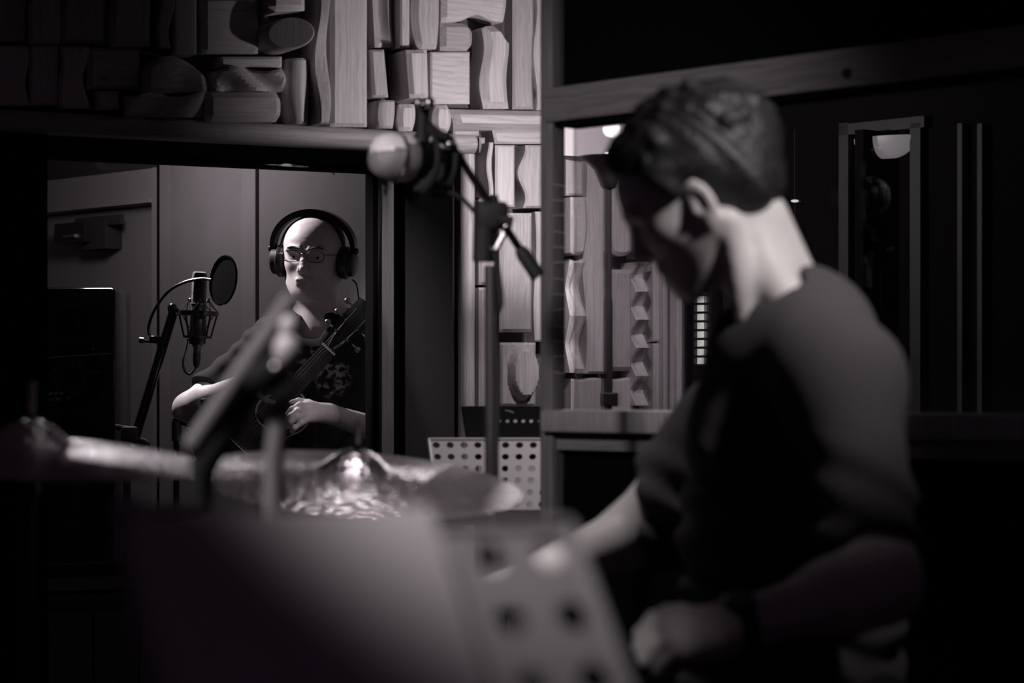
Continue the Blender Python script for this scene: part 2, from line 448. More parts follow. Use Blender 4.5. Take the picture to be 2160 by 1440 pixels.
# white wall above the blocks on the lamp side
BACK.obj('plaster_band', BACK.box(BACK.hit(1170, 300)[0], uEnd, .0, .03, 1.2 + 488 * 6.25 / 5100, CEIL_Z), 'white_plaster', wall)
# low skirting of plain boards under the window
ub = uL
while ub < -.01:
    w = min(.11, -ub)
    BACK.obj('wall_board', BACK.box(ub + .003, ub + w - .003, 0, .02, .02, zB - .04), 'backing_wood', wall); ub += w
# ---- beam over the window and the upright trim beside it
u0, u1 = BACK.hit(-60, 250, .06)[0], BACK.hit(1006, 300, .06)[0]
def half_round(r0, r1, depth, n=8):
    return [((r0 + r1) / 2 - (r1 - r0) / 2 * math.cos(pi * k / n), depth * (.55 + .45 * sin(pi * k / n))) for k in range(n + 1)]
zb0 = 1.788; zb1 = 1.838
V = []; prof = [(zb0, 0)] + half_round(zb0, zb1, .065) + [(zb1, 0)]
for u in (u0, u1):
    V += [Vector((u, -p, z)) for z, p in prof]
n = len(prof)
trim1 = BACK.obj('trim_1', (V, [(k, k + n, k + n + 1, k + 1) for k in range(n - 1)] + [tuple(range(n)), tuple(range(2 * n - 1, n - 1, -1))]), 'beam_wood', None, True, 50)
kd(trim1); trim1['label'] = 'rounded wooden beam along the top of the booth window'
ua, ub_ = BACK.hit(978, 600, .045)[0], BACK.hit(1006, 600, .045)[0]
prof = [(ua, 0)] + half_round(ua, ub_, .05) + [(ub_, 0)]
V = []
for z in (.0, zb0): V += [Vector((u, -p, z)) for u, p in prof]
n = len(prof)
trim2 = BACK.obj('trim_2', (V, [(k, k + 1, k + n + 1, k + n) for k in range(n - 1)] + [tuple(range(n)), tuple(range(2 * n - 1, n - 1, -1))]), 'trim_wood', None, True, 50)
kd(trim2); trim2['label'] = 'pale rounded wooden upright beside the booth window'
trim3 = BACK.obj('trim_3', BACK.box(-.002, ua, .0, .03, 0, zb0), 'frame_wood'); kd(trim3); trim3['label'] = 'dark inner edge strip of the window upright'
# ---- reveal linings
o = BACK.obj('reveal_lining', BACK.box(-.012, -.001, -REV + .12, -.002, zB, zT), 'reveal_fabric', wall)
o = BACK.obj('reveal_lining', BACK.box(-.030, -.001, -REV, -REV + .12, zB, zT), 'frame_wood', wall)
o = BACK.obj('reveal_lining', BACK.box(uL, -.03, -REV, -.01, zT - .010, zT - .001), 'black_fabric', wall)
o = BACK.obj('reveal_lining', BACK.box(uL, -.001, -REV, -.01, zB, zB + .01), 'black_fabric', wall)
# ---- window of the booth
win = BACK.obj('window_1', part_merge(BACK.box(uL, -.03, -REV - .03, -REV + .02, zT - .024, zT - .010), BACK.box(uL, -.03, -REV - .03, -REV + .02, zB + .01, zB + .04),
    BACK.box(-.045, -.03, -REV - .03, -REV + .02, zB + .04, zT - .024), BACK.box(uL, uL + .03, -REV - .03, -REV + .02, zB + .04, zT - .024)), 'black_fabric')
kd(win); win['label'] = 'dark frame of the booth window'
tl = .075                                       # the pane leans, its top towards the drum room
V = [Vector((u, REV + d + (0 if z > 1 else tl), z)) for u in (uL + .012, -.032) for z in (zB + .015, zT - .014) for d in (-.055, -.047)]
BACK.obj('pane', (V, [(0, 2, 6, 4), (1, 5, 7, 3), (0, 1, 3, 2), (4, 6, 7, 5), (0, 4, 5, 1), (2, 3, 7, 6)]), glass('window_glass', .5), win)
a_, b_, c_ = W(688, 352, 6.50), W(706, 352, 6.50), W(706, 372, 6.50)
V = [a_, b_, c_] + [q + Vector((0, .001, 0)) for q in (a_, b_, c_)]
tagset(obj('lamp_reflection', V, [(0, 1, 2), (5, 4, 3), (0, 3, 4, 1), (1, 4, 5, 2), (2, 5, 3, 0)], 'reflection_white'), 'tiny white triangle imitating the lamp reflection in the booth window', 'paper')  # white triangle put in for the floor lamp's reflection in the pane
# black cloth on the wall left of the window
BACK.obj('wall_cloth', BACK.box(-3.2, uL, .001, .02, 0, zb0), 'black_fabric', wall)

# ---- the booth behind the window
BOOTH = Plane(812, 7.36, (-.913, 1.0))        # its rear wall, running away to the left; u grows to the left/deeper
def bu(px): return BOOTH.hit(px, 500)[0]
bw = BOOTH.obj('wall_booth', BOOTH.box(-1.3, bu(338), -.12, 0, 0, CEIL_Z), 'booth_wall'); kd(bw)
bw['label'] = 'plain grey rear wall of the singing booth'
for a, b in ((bu(812) - .9, bu(553)), (bu(549), bu(345))):
    BOOTH.obj('wall_panel', BOOTH.box(a, b, 0, .012, 0, CEIL_Z), 'booth_panel', bw)
BOOTH.obj('wall_batten', BOOTH.box(bu(549), bu(520), .012, .020, 0, CEIL_Z), 'booth_wall', bw)
BOOTH.obj('wall_batten', BOOTH.box(bu(370), bu(347), .012, .020, 0, CEIL_Z), 'booth_wall', bw)
BOOTH.obj('joint_strip', BOOTH.box(bu(346), bu(339), .0, .016, 0, CEIL_Z), 'black_fabric', bw)
bl = BOOTH.obj('wall_booth_door_side', part_merge(BOOTH.box(bu(338), bu(95) + .9, -.12, -.03, BOOTH.hit(335, 352)[1], CEIL_Z), BOOTH.box(bu(60) + .25, bu(60) + 1.2, -.12, -.03, 0, CEIL_Z)), 'reveal_fabric'); kd(bl)
door_top = BOOTH.hit(318, 432)[1]; head_top = BOOTH.hit(335, 352)[1]
door = BOOTH.obj('door_1', BOOTH.box(bu(318), bu(318) + .86, -.10, -.05, .01, door_top), 'door_paint'); kd(door)
door['label'] = 'pale door at the back of the singing booth'
tf = BOOTH.obj('trim_4', part_merge(BOOTH.box(bu(338), bu(320), -.1, .0, 0, head_top), BOOTH.box(bu(320), bu(318) + .95, -.1, -.01, door_top + .005, head_top)), 'door_trim'); kd(tf)
tf['label'] = 'pale door frame with deep head board'
BOOTH.obj('drip_moulding', BOOTH.box(bu(320), bu(318) + .7, -.01, .012, door_top + .008, door_top + .022), 'door_trim', tf)
cl = empty('door_closer', BOOTH.pt(bu(200), 0, 1.7), 'dark door closer box on top of the booth door', 'door closer')
def on_booth(px0, px1, py0, py1, p0, p1):
    ua, z1 = BOOTH.hit(px0, py0); ub, z0 = BOOTH.hit(px1, py1)
    return BOOTH.box(min(ua, ub), max(ua, ub), p0, p1, min(z0, z1), max(z0, z1))
BOOTH.obj('closer_body', on_booth(185, 232, 466, 524, -.05, .02), 'reveal_fabric', cl)
BOOTH.obj('closer_cover', on_booth(140, 202, 474, 510, -.02, .05), 'black_plastic', cl)
BOOTH.obj('closer_pin', on_booth(163, 186, 497, 501, .05, .058), 'chrome', cl)
BOOTH.obj('closer_arm', on_booth(165, 262, 461, 472, .0, .015), 'reveal_fabric', cl)
# booth shell
f = obj('floor', *g_box((0, 4.5, -.05), X_, Y_, Z_, 8, 12, .1), 'floor_boards'); kd(f)
bc = obj('ceiling', *g_box((-.3, 6.9, CEIL_Z + .05), X_, Y_, Z_, 5.6, 4.2, .1), 'ceiling_paint'); kd(bc)
bs = obj('wall_left', *g_box((-2.6, 7.4, CEIL_Z / 2), X_, Y_, Z_, .1, 4.5, CEIL_Z), 'booth_wall'); kd(bs)

# ---- wall on the right, running from the corner towards the partition
uc = BACK.pt(uEnd, 0, 0)
SIDE = Plane(CX + uc.x / uc.y * FPX, uc.y, (.913, -1.0))
def su(px): return SIDE.hit(px, 500)[0]
sw = SIDE.obj('wall_right', part_merge(SIDE.box(0, su(1468), -.1, 0, 0, CEIL_Z), SIDE.box(su(1490), 2.6, -.1, 0, 0, CEIL_Z),
    SIDE.box(su(1468), su(1490), -.1, 0, SIDE.hit(1480, 600)[1], CEIL_Z), SIDE.box(su(1468), su(1490), -.1, 0, 0, SIDE.hit(1480, 836)[1])), 'black_fabric'); kd(sw)
w2 = SIDE.obj('window_2', part_merge(SIDE.box(su(1466), su(1468.5), -.06, .008, SIDE.hit(1480, 836)[1], SIDE.hit(1480, 600)[1]), SIDE.box(su(1489.5), su(1492), -.06, .008, SIDE.hit(1480, 836)[1], SIDE.hit(1480, 600)[1])), 'black_plastic'); kd(w2)
w2['label'] = 'narrow bright window slot with blind slats'
SIDE.obj('pane', SIDE.box(su(1468), su(1490), -.012, -.004, SIDE.hit(1480, 770)[1], SIDE.hit(1480, 618)[1]), emit('daylight_pane', (1, .97, .94), .95), w2)
for k in range(9):
    zc = SIDE.hit(1480, 622 + k * 18.5)[1]
    SIDE.obj('blind_slat', SIDE.box(su(1468), su(1490), -.003, .004, zc - .003, zc + .003), 'black_plastic', w2)
for a, b in ((1500, 1512), (1536, 1552), (1780, 1800), (1930, 1952), (2030, 2040), (2072, 2082)):
    SIDE.obj('wall_batten', SIDE.box(su(a), su(b), 0, .02, 0, SIDE.hit(a, 262)[1]), 'batten_paint', sw)
SIDE.obj('wall_batten', SIDE.box(su(1780), su(1960), 0, .02, SIDE.hit(1800, 285)[1], SIDE.hit(1800, 262)[1]), 'batten_paint', sw)

# ---- glazed partition
def pu(px): return PART.hit(px, 500)[0]
uP0, uP1 = 0.0, PART.hit(1165, 500)[0]
zH0, zH1 = 1.693, 1.757
zR0, zR1 = 1.120, 1.162
PD = .034
pw = PART.obj('wall_partition', part_merge(PART.box(.002, 3.0, -PD - .02, -PD, zH1, CEIL_Z), PART.box(.002, 3.0, -PD - .02, -PD, .0, zR0 - .03)), 'black_fabric'); kd(pw)
pw['label'] = 'dark cloth infill of the glazed partition'
PART.obj('post', g_box((uP1 / 2, PD / 2, CEIL_Z / 2), X_, Y_, Z_, uP1, PD, CEIL_Z, .004), 'frame_wood', pw, True)
PART.obj('header', g_box((uP1 / 2 + 1.5, PD / 2 - .006, (zH0 + zH1) / 2), X_, Y_, Z_, 3.0, PD, zH1 - zH0, .004), 'frame_wood_lying', pw, True)
PART.obj('header', PART.box(uP1, 3.0, -PD - .03, -.006, zH0 - .008, zH0), 'black_fabric', pw)
PART.obj('rail', g_box((uP1 / 2 + 1.5, PD / 2 - .012, (zR0 + zR1) / 2), X_, Y_, Z_, 3.0, PD + .01, zR1 - zR0, .006), 'trim_wood', pw, True)
PART.obj('rail', PART.box(uP1, 3.0, -PD - .02, -.012, zR0 - .032, zR0), 'frame_wood_lying', pw)
PART.obj('pane', PART.box(uP1 + .02, 3.0, -PD - .006, -PD - .001, zR1, zH0), glass('partition_glass', .55), pw)
dl = obj('shade_leaf', *g_box(((.0825 + .0966) / 2, (5.10 + 5.625) / 2, CEIL_Z / 2), Vector((.545, -.015, 0)).normalized(), Vector((.015, .545, 0)).normalized(), Z_, .014, .525, CEIL_Z), 'backing_wood'); kd(dl)  # added panel, unseen behind the post, keeps lamp light off the upper-left blocks
dl['label'] = 'added unseen panel behind the partition post shading the upper left blocks'
for k in range(13):
    py = 390 + k * 33
    z = PART.hit(1180, py, -PD / 2)[1]
    PART.obj('reflected_line', g_tube([(uP1 + .0005, .004, z), (uP1 + .001, PD - .004, z + .002 * (k % 3 - 1))], .0013, 6), 'bone', pw)  # pale rods put in for the lines of the reflected blind
PART.obj('bolt_head', g_lathe((PART.hit(1793, 155)[0], .0, PART.hit(1793, 155)[1]), (0, -1, 0), [(0, .012), (.008, .012), (.009, 0), (0, 0)], 12), 'black_plastic', pw)

# ================================================================== floor lamp beyond the glass
lx = W(1283, 330, 5.60)
lamp = empty('floor_lamp', (lx.x, lx.y, 0), 'tall uplighter floor lamp with dark funnel shade behind the glass', 'lamp')
zr = lx.z
obj('lamp_shade', *g_lathe((lx.x, lx.y, zr - .075), (0, 0, 1), [(.012, 0), (.017, .004), (.022, .018), (.034, .045), (.052, .064), (.070, .073), (.0705, .075), (.066, .0745), (.048, .062), (.030, .042), (.016, .02), (0, .018)], 40), 'lamp_metal', lamp, True, 60)
obj('pole', *g_lathe((lx.x, lx.y, 0), (0, 0, 1), [(.0085, 0), (.0085, 1.19), (.0105, 1.2), (.0105, 1.4), (.0085, 1.41), (.0085, zr - .07), (0, zr - .07)], 14), 'lamp_metal', lamp, True, 60)
obj('base', *g_lathe((lx.x, lx.y, 0), (0, 0, 1), [(0, 0), (.13, 0), (.13, .012), (.12, .02), (.02, .03), (0, .03)], 36), 'lamp_metal', lamp, True, 50)
obj('switch_box', *g_box((lx.x + .002, lx.y, W(0, 842, 5.60).z), X_, Y_, Z_, .040, .036, .032, .003), 'black_plastic', lamp)
obj('bulb', *g_sphere((lx.x, lx.y, zr - .008), .018, 14, 10), emit('bulb_glow', (1, .95, .9), 3.0), lamp, True)
lb = light('floor_lamp_light', 'POINT', (lx.x, lx.y, zr + .065), 12.5, .02)
lb.parent = lamp; lb.matrix_parent_inverse = lamp.matrix_basis.inverted()

# ================================================================== people (smooth-blended volumes meshed with surface nets)
class Vol:
    def __init__(s, lo, hi, h):
        s.lo = np.array(lo, float); s.h = h
        s.n = np.ceil((np.array(hi, float) - s.lo) / h).astype(int) + 1
        s.v = np.full(s.n, .08, np.float32)
        s.ax = [s.lo[i] + h * np.arange(s.n[i]) for i in range(3)]
    def _sl(s, lo, hi):
        a = np.clip(np.floor((np.array(lo) - s.lo) / s.h).astype(int), 0, s.n); b = np.clip(np.ceil((np.array(hi) - s.lo) / s.h).astype(int) + 1, 0, s.n)
        if (b <= a).any(): return None
        sl = tuple(slice(a[i], b[i]) for i in range(3))
        P = np.meshgrid(*[s.ax[i][sl[i]] for i in range(3)], indexing='ij', sparse=True)
        return sl, P
    def _op(s, sl, d, k, op):
        a = s.v[sl]; d = d.astype(np.float32)
        if op == 'add':
            hh = np.maximum(k - np.abs(a - d), 0) / k if k > 0 else 0
            s.v[sl] = np.minimum(a, d) - (hh * hh * k * .25 if k > 0 else 0)
        elif op == 'sub':
            d = -d; hh = np.maximum(k - np.abs(a - d), 0) / k if k > 0 else 0
            s.v[sl] = np.maximum(a, d) + (hh * hh * k * .25 if k > 0 else 0)
    def cone(s, a, b, r1, r2, k=.02, op='add', squash=None):
        a, b = np.array(a, float), np.array(b, float); m = max(r1, r2) * (squash[1] if squash and squash[1] > 1 else 1) + k + 3 * s.h
        q = s._sl(np.minimum(a, b) - m, np.maximum(a, b) + m)
        if q is None: return
        sl, (x, y, z) = q; ba = b - a; L2 = max(ba @ ba, 1e-9)
        px, py, pz = x - a[0], y - a[1], z - a[2]
        t = np.clip((px * ba[0] + py * ba[1] + pz * ba[2]) / L2, 0, 1)
        qx, qy, qz = px - t * ba[0], py - t * ba[1], pz - t * ba[2]
        if squash:
            ax, f = np.array(squash[0], float), squash[1]
            ax /= np.linalg.norm(ax); dd = (qx * ax[0] + qy * ax[1] + qz * ax[2]) * (1 / f - 1)
            qx, qy, qz = qx + ax[0] * dd, qy + ax[1] * dd, qz + ax[2] * dd
            d = (np.sqrt(qx * qx + qy * qy + qz * qz) - (r1 + (r2 - r1) * t)) * min(1, f)
        else:
            d = np.sqrt(qx * qx + qy * qy + qz * qz) - (r1 + (r2 - r1) * t)
        s._op(sl, d, k, op)
    def chain(s, pts, rs, k=.01):
        for i in range(len(pts) - 1): s.cone(pts[i], pts[i + 1], rs[i], rs[i + 1], k if i == 0 else k * .6)
    def ell(s, c, r, R=None, k=.02, op='add'):
        """ellipsoid; R rows = local axes"""
        c, r = np.array(c, float), np.array(r, float); m = r.max() + k + 3 * s.h
        q = s._sl(c - m, c + m)
        if q is None: return
        sl, (x, y, z) = q; px, py, pz = x - c[0], y - c[1], z - c[2]
        R = np.eye(3) if R is None else R
        l = [px * R[i][0] + py * R[i][1] + pz * R[i][2] for i in range(3)]
        k0 = np.sqrt(sum((l[i] / r[i]) ** 2 for i in range(3))); k1 = np.sqrt(sum((l[i] / r[i] ** 2) ** 2 for i in range(3))) + 1e-9
        s._op(sl, np.where(k0 < .05, -r.min(), k0 * (k0 - 1) / k1), k, op)
    def half(s, c, n, k=.004, lo=None, hi=None):
        """cut away the side the normal points to, inside a box"""
        lo = s.lo if lo is None else lo; hi = s.lo + s.h * s.n if hi is None else hi
        q = s._sl(lo, hi)
        if q is None: return
        sl, (x, y, z) = q; n = np.array(n, float); n /= np.linalg.norm(n)
        d = -((x - c[0]) * n[0] + (y - c[1]) * n[1] + (z - c[2]) * n[2]) + 0 * s.v[sl]
        s._op(sl, d, k, 'sub')
    def displace(s, fn):
        x, y, z = np.meshgrid(*s.ax, indexing='ij', sparse=True)
        near = np.abs(s.v) < .05
        s.v = np.where(near, s.v + fn(x, y, z).astype(np.float32), s.v)
    def mesh(s):
        v = s.v; nx, ny, nz = v.shape; ins = v < 0
        c = np.zeros((nx - 1, ny - 1, nz - 1), np.uint8)
        for dx in (0, 1):
            for dy in (0, 1):
                for dz in (0, 1): c += ins[dx:nx - 1 + dx, dy:ny - 1 + dy, dz:nz - 1 + dz]
        act = (c > 0) & (c < 8); I = np.argwhere(act); M = len(I)
        idx = np.full(act.shape, -1, np.int64); idx[act] = np.arange(M)
        acc = np.zeros((M, 3)); cnt = np.zeros(M)
        cor = [(dx, dy, dz) for dx in (0, 1) for dy in (0, 1) for dz in (0, 1)]
        val = {q: v[I[:, 0] + q[0], I[:, 1] + q[1], I[:, 2] + q[2]].astype(float) for q in cor}
        for p in cor:
            for a in range(3):
                if p[a] == 0:
                    q = list(p); q[a] = 1; q = tuple(q)
                    va, vb = val[p], val[q]; x = (va < 0) != (vb < 0)
                    t = np.where(x, va / np.where(x, va - vb, 1), 0)
                    pos = np.array(p, float)[None, :].repeat(M, 0); pos[:, a] += t
                    acc += pos * x[:, None]; cnt += x
        vert = s.lo + s.h * (I + acc / np.maximum(cnt, 1)[:, None])
        quads = []
        for a in range(3):
            b, d = (a + 1) % 3, (a + 2) % 3
            s0 = [slice(0, None)] * 3; s1 = [slice(0, None)] * 3
            s0[a] = slice(0, v.shape[a] - 1); s1[a] = slice(1, v.shape[a])
            x = ins[tuple(s0)] != ins[tuple(s1)]
            E = np.argwhere(x)
            E = E[(E[:, b] > 0) & (E[:, d] > 0) & (E[:, b] < v.shape[b] - 1) & (E[:, d] < v.shape[d] - 1)]
            def cell(ob, od):
                q = E.copy(); q[:, b] += ob; q[:, d] += od
                return idx[q[:, 0], q[:, 1], q[:, 2]]
            Q = np.stack([cell(-1, -1), cell(0, -1), cell(0, 0), cell(-1, 0)], 1)
            flip = ~ins[E[:, 0], E[:, 1], E[:, 2]]
            Q[flip] = Q[flip][:, ::-1]
            quads.append(Q)
        Q = np.concatenate(quads); Q = Q[(Q >= 0).all(1)]
        return vert, Q
    def obj(s, name, m, parent=None):
        V, Q = s.mesh()
        me = bpy.data.meshes.new(name)
        me.vertices.add(len(V)); me.vertices.foreach_set('co', V.astype(np.float32).ravel())
        me.loops.add(len(Q) * 4); me.loops.foreach_set('vertex_index', Q.astype(np.int32).ravel())
        me.polygons.add(len(Q)); me.polygons.foreach_set('loop_start', np.arange(0, len(Q) * 4, 4, dtype=np.int32))
        me.polygons.foreach_set('use_smooth', np.ones(len(Q), bool))
        me.update(calc_edges=True); me.validate()
        me.materials.append(MATS[m] if isinstance(m, str) else m)
        o = bpy.data.objects.new(name, me); COL.objects.link(o); setparent(o, parent)
        return o
class Head:
    """local axes: f forward (face), l the person's left, u up; origin between the ears at eye height"""
    def __init__(s, c, f, u, sc=1.0):
        s.c = Vector(c); s.f = Vector(f).normalized(); u = Vector(u); s.u = (u - s.f * u.dot(s.f)).normalized(); s.l = s.u.cross(s.f); s.s = sc
        s.R = np.array([list(s.f), list(s.l), list(s.u)])
    def p(s, f, l, u): return s.c + (s.f * f + s.l * l + s.u * u) * s.s
def build_head(v, H, lines=True, ear=True, nose=1.0, ed=(0, 0)):
    p, S, R = H.p, H.s, H.R
    e = lambda c, r, k=.02, op='add', Rm=None: v.ell(p(*c), [x * S for x in r], R if Rm is None else Rm, k, op)
    cn = lambda a, b, r1, r2, k=.01, op='add': v.cone(p(*a), p(*b), r1 * S, r2 * S, k, op)
    e((-.008, 0, .028), (.096, .079, .080))                          # skull
    e((.030, 0, .026), (.060, .069, .062), .02)                      # brow dome
    e((.030, 0, -.035), (.060, .064, .075), .03)                     # mid face
    for q in (-1, 1):
        cn((.000, q * .063, -.060), (.066, q * .025, -.100), .017, .018, .03)      # jaw line
        e((.054, q * .038, -.022), (.026, .022, .020), .02)          # cheek bone
    e((.074, 0, -.098), (.020, .022, .018), .02)                     # chin
    e((.066, 0, -.066), (.030, .030, .030), .02)                     # muzzle
    for q in (-1, 1):
        e((.093, q * .033, .001), (.020, .020, .014), .010, 'sub')   # sockets
        cn((.089, q * .014, .019), (.081, q * .048, .018), .0085, .0075, .012)       # brow ridge
        e((.069, q * .032, .000), (.0125, .0125, .0125), .003)       # eyeballs
        cn((.0805, q * .020, .0055), (.0755, q * .044, .0035), .0045, .0038, .004)      # upper lids
        cn((.0800, q * .020, -.0055), (.0750, q * .042, -.0050), .0038, .0032, .005)    # lower lids
    cn((.086, 0, .012), (.104 * nose, 0, -.028), .007, .0105, .012)  # nose bridge
    e((.106 * nose, 0, -.032), (.011, .010, .009), .008)
    for q in (-1, 1): e((.096, q * .013, -.036), (.010, .008, .008), .007)
    cn((.091, -.020, -.062), (.091, .020, -.062), .0055, .0055, .006)              # lips
    cn((.089, -.017, -.071), (.089, .017, -.071), .0065, .0065, .006)
    cn((.099, -.023, -.0665), (.099, .023, -.0665), .0032, .0032, .003, 'sub')     # mouth line
    if lines:
        for q in (-1, 1):
            cn((.098, q * .018, -.034), (.090, q * .034, -.066), .0028, .0024, .006, 'sub')   # nasolabial fold
        for uu in (.048, .058, .068):
            cn((.094 - .25 * (uu - .045), -.03, uu), (.094 - .25 * (uu - .045), .03, uu), .0016, .0016, .004, 'sub')
        for q in (-.006, .006): cn((.096, q, .024), (.096, q * 1.2, .040), .0018, .0012, .004, 'sub')
    if ear:
        for q in (-1, 1):
            t = .38
            Re = np.array([list(H.f * math.cos(t) + H.l * q * sin(t) * -1), list(H.l * q * math.cos(t) + H.f * sin(t)), list(H.u)])
            Re[0] = list((H.f * math.cos(t) - H.l * (q * sin(t)))); Re[1] = list((H.l * (q * math.cos(t)) + H.f * sin(t)))
            v.ell(p(-.010 + ed[0], q * .080, -.012 + ed[1]), [.019 * S, .0075 * S, .033 * S], Re, .006)
            v.ell(p(-.004 + ed[0], q * .087, -.012 + ed[1]), [.011 * S, .0060 * S, .020 * S], Re, .004, 'sub')
            v.cone(p(.002 + ed[0], q * .079, -.018 + ed[1]), p(ed[0], q * .080, -.008 + ed[1]), .006 * S, .004 * S, .004)
            v.cone(p(-.004 + ed[0], q * .077, -.040 + ed[1]), p(-.008 + ed[0], q * .079, -.030 + ed[1]), .007 * S, .006 * S, .005)

# ------------------------------------------------------------------ the singer in the booth
SD = 6.90
def S(px, py, d=SD): return W(px, py, d)
tilt = math.radians(6); yaw = math.radians(-11)
Hs = Head(S(662, 538, 6.90), (sin(yaw), -math.cos(yaw), -math.tan(tilt)), (0.03, -.08, 1), 1.06)
lo, hi = S(352, 990, 6.9), S(905, 438, 6.9)
v = Vol((lo.x, 6.42, lo.z), (hi.x, 7.12, hi.z), .0036)
build_head(v, Hs)
v.cone(Hs.p(-.02, 0, -.055), S(676, 690, 6.96), .057, .062, .03)
v.cone(S(676, 690, 6.96), S(672, 720, 6.97), .062, .085, .04)
for q in (-1, 1): v.cone(Hs.p(-.02, q * .05, -.05), S(672 + q * 14, 690, 6.905), .013, .012, .02)   # neck tendons
v.cone(S(676, 672, 6.98), S(590, 712, 6.98), .045, .045, .04); v.cone(S(676, 672, 6.98), S(765, 712, 6.98), .045, .045, .04)
v.cone(S(672, 745, 6.97), S(668, 985, 6.97), .125, .12, .05, squash=((0, 1, 0), .72))
shR, elR, wrR = S(548, 742, 6.94), S(398, 862, 6.76), S(522, 806, 6.60)
shL, elL, wrL = S(806, 742, 6.96), S(850, 925, 6.83), S(694, 872, 6.62)
v.cone(shR, elR, .050, .041, .03); v.cone(elR, wrR, .043, .026, .02)
v.ell(elR + (wrR - elR) * .3, (.045, .045, .04), None, .02)
v.cone(shL, elL, .050, .041, .03); v.cone(elL, wrL, .043, .026, .02)
# hands
def fingers(v, chains, r0=.0092, k=.008):
    for ch in chains:
        n = len(ch); v.chain([Vector(c) for c in ch], [r0 * (1 - .28 * i / (n - 1)) for i in range(n)], k)
v.cone(wrR, S(556, 792, 6.545), .023, .023, .02, squash=((.5, .8, .3), .8)); v.cone(S(538, 806, 6.575), S(553, 806, 6.53), .024, .019, .015)
fingers(v, [[S(556, 784, 6.55), S(580, 777, 6.525), S(598, 779, 6.52), S(610, 789, 6.53)],
            [S(558, 792, 6.535), S(580, 788, 6.505), S(598, 793, 6.50), S(607, 804, 6.515)],
            [S(554, 803, 6.525), S(576, 803, 6.495), S(591, 812, 6.495), S(595, 824, 6.51)],
            [S(548, 812, 6.53), S(567, 816, 6.505), S(578, 826, 6.505), S(580, 836, 6.52)],
            [S(534, 812, 6.57), S(546, 832, 6.545), S(562, 844, 6.54), S(578, 848, 6.55)]])
v.cone(wrL, S(652, 862, 6.575), .022, .024, .02, squash=((-.4, .8, .4), .8)); v.cone(S(676, 872, 6.60), S(652, 878, 6.57), .024, .019, .015)
fingers(v, [[S(652, 856, 6.575), S(632, 853, 6.55), S(616, 862, 6.545), S(606, 873, 6.555)],
            [S(650, 864, 6.565), S(628, 866, 6.535), S(612, 877, 6.53), S(603, 888, 6.54)],
            [S(650, 873, 6.56), S(628, 880, 6.53), S(613, 890, 6.525), S(606, 901, 6.535)],
            [S(653, 882, 6.56), S(635, 892, 6.535), S(622, 902, 6.53), S(616, 911, 6.54)],
            [S(672, 862, 6.59), S(650, 848, 6.58), S(630, 844, 6.575), S(614, 848, 6.575)]], .0088)
singer = v.obj('person', 'skin')
tagset(singer, 'singer in dark t-shirt with headphones and guitar behind the booth window', 'person')
# eyes
for q in (-1, 1):
    e = obj('eye', *g_sphere(Hs.p(.0703, q * .032, .0005), .0115 * Hs.s), 'eye_white', singer, True)
    obj('iris', *g_lathe(Hs.p(.0703, q * .032, -.001), Hs.f, [(0, .0127), (.0035, .0125), (.0052, .0118), (.0052, .010)], 16), 'iris', e, True)
# cropped hair
t = Vol(Hs.p(0, 0, 0) - Vector((.14, .14, .12)), Hs.p(0, 0, 0) + Vector((.14, .16, .16)), .004)
t.ell(Hs.p(-.010, 0, .028), [.0995 * Hs.s, .0815 * Hs.s, .0825 * Hs.s], Hs.R, .01)
t.half(Hs.p(.018, 0, .07), Hs.f * 1.0 - Hs.u * .35, .01); t.half(Hs.p(0, 0, -.035), -Hs.u, .01)
t.obj('hair', 'hair_grey', singer)
for q in (-1, 1):
    obj('eyebrow', *g_tube(bez([Hs.p(.0985, q * .013, .0215), Hs.p(.0955, q * .032, .0265), Hs.p(.086, q * .050, .022)], 10), [.0018 + .0012 * sin(pi * (k + 1) / 12) for k in range(11)], 6), 'hair_grey', singer, True)
# t-shirt
lo, hi = S(400, 1010), S(905, 640)
t = Vol((lo.x, 6.6, lo.z), (hi.x, 7.16, hi.z), .0045)
t.cone(S(676, 690, 6.985), S(585, 714, 6.98), .052, .052, .04); t.cone(S(676, 690, 6.985), S(770, 714, 6.98), .052, .052, .04)
t.cone(S(672, 752, 6.97), S(668, 1000, 6.97), .155, .15, .06, squash=((0, 1, 0), .74))
t.cone(S(600, 740, 6.96), S(750, 740, 6.96), .09, .09, .06)
t.cone(shR, shR + (elR - shR) * .78, .064, .058, .05); t.cone(shL, shL + (elL - shL) * .8, .064, .058, .05)
cut = shR + (elR - shR) * .74
t.half(cut, elR - shR, .004, (lo.x, 6.6, lo.z), tuple(shR + Vector((-.03, .2, .08))))
t.cone(Hs.p(-.02, 0, -.05), S(676, 700, 6.955), .064, .070, .008, 'sub'); t.ell(S(655, 690, 6.885), (.045, .06, .034), None, .01, 'sub')
t.displace(lambda x, y, z: .0035 * np.sin(55 * x + 38 * z + 6 * np.sin(14 * z)) + .003 * np.sin(80 * z - 40 * x + 3 * np.sin(20 * x)))
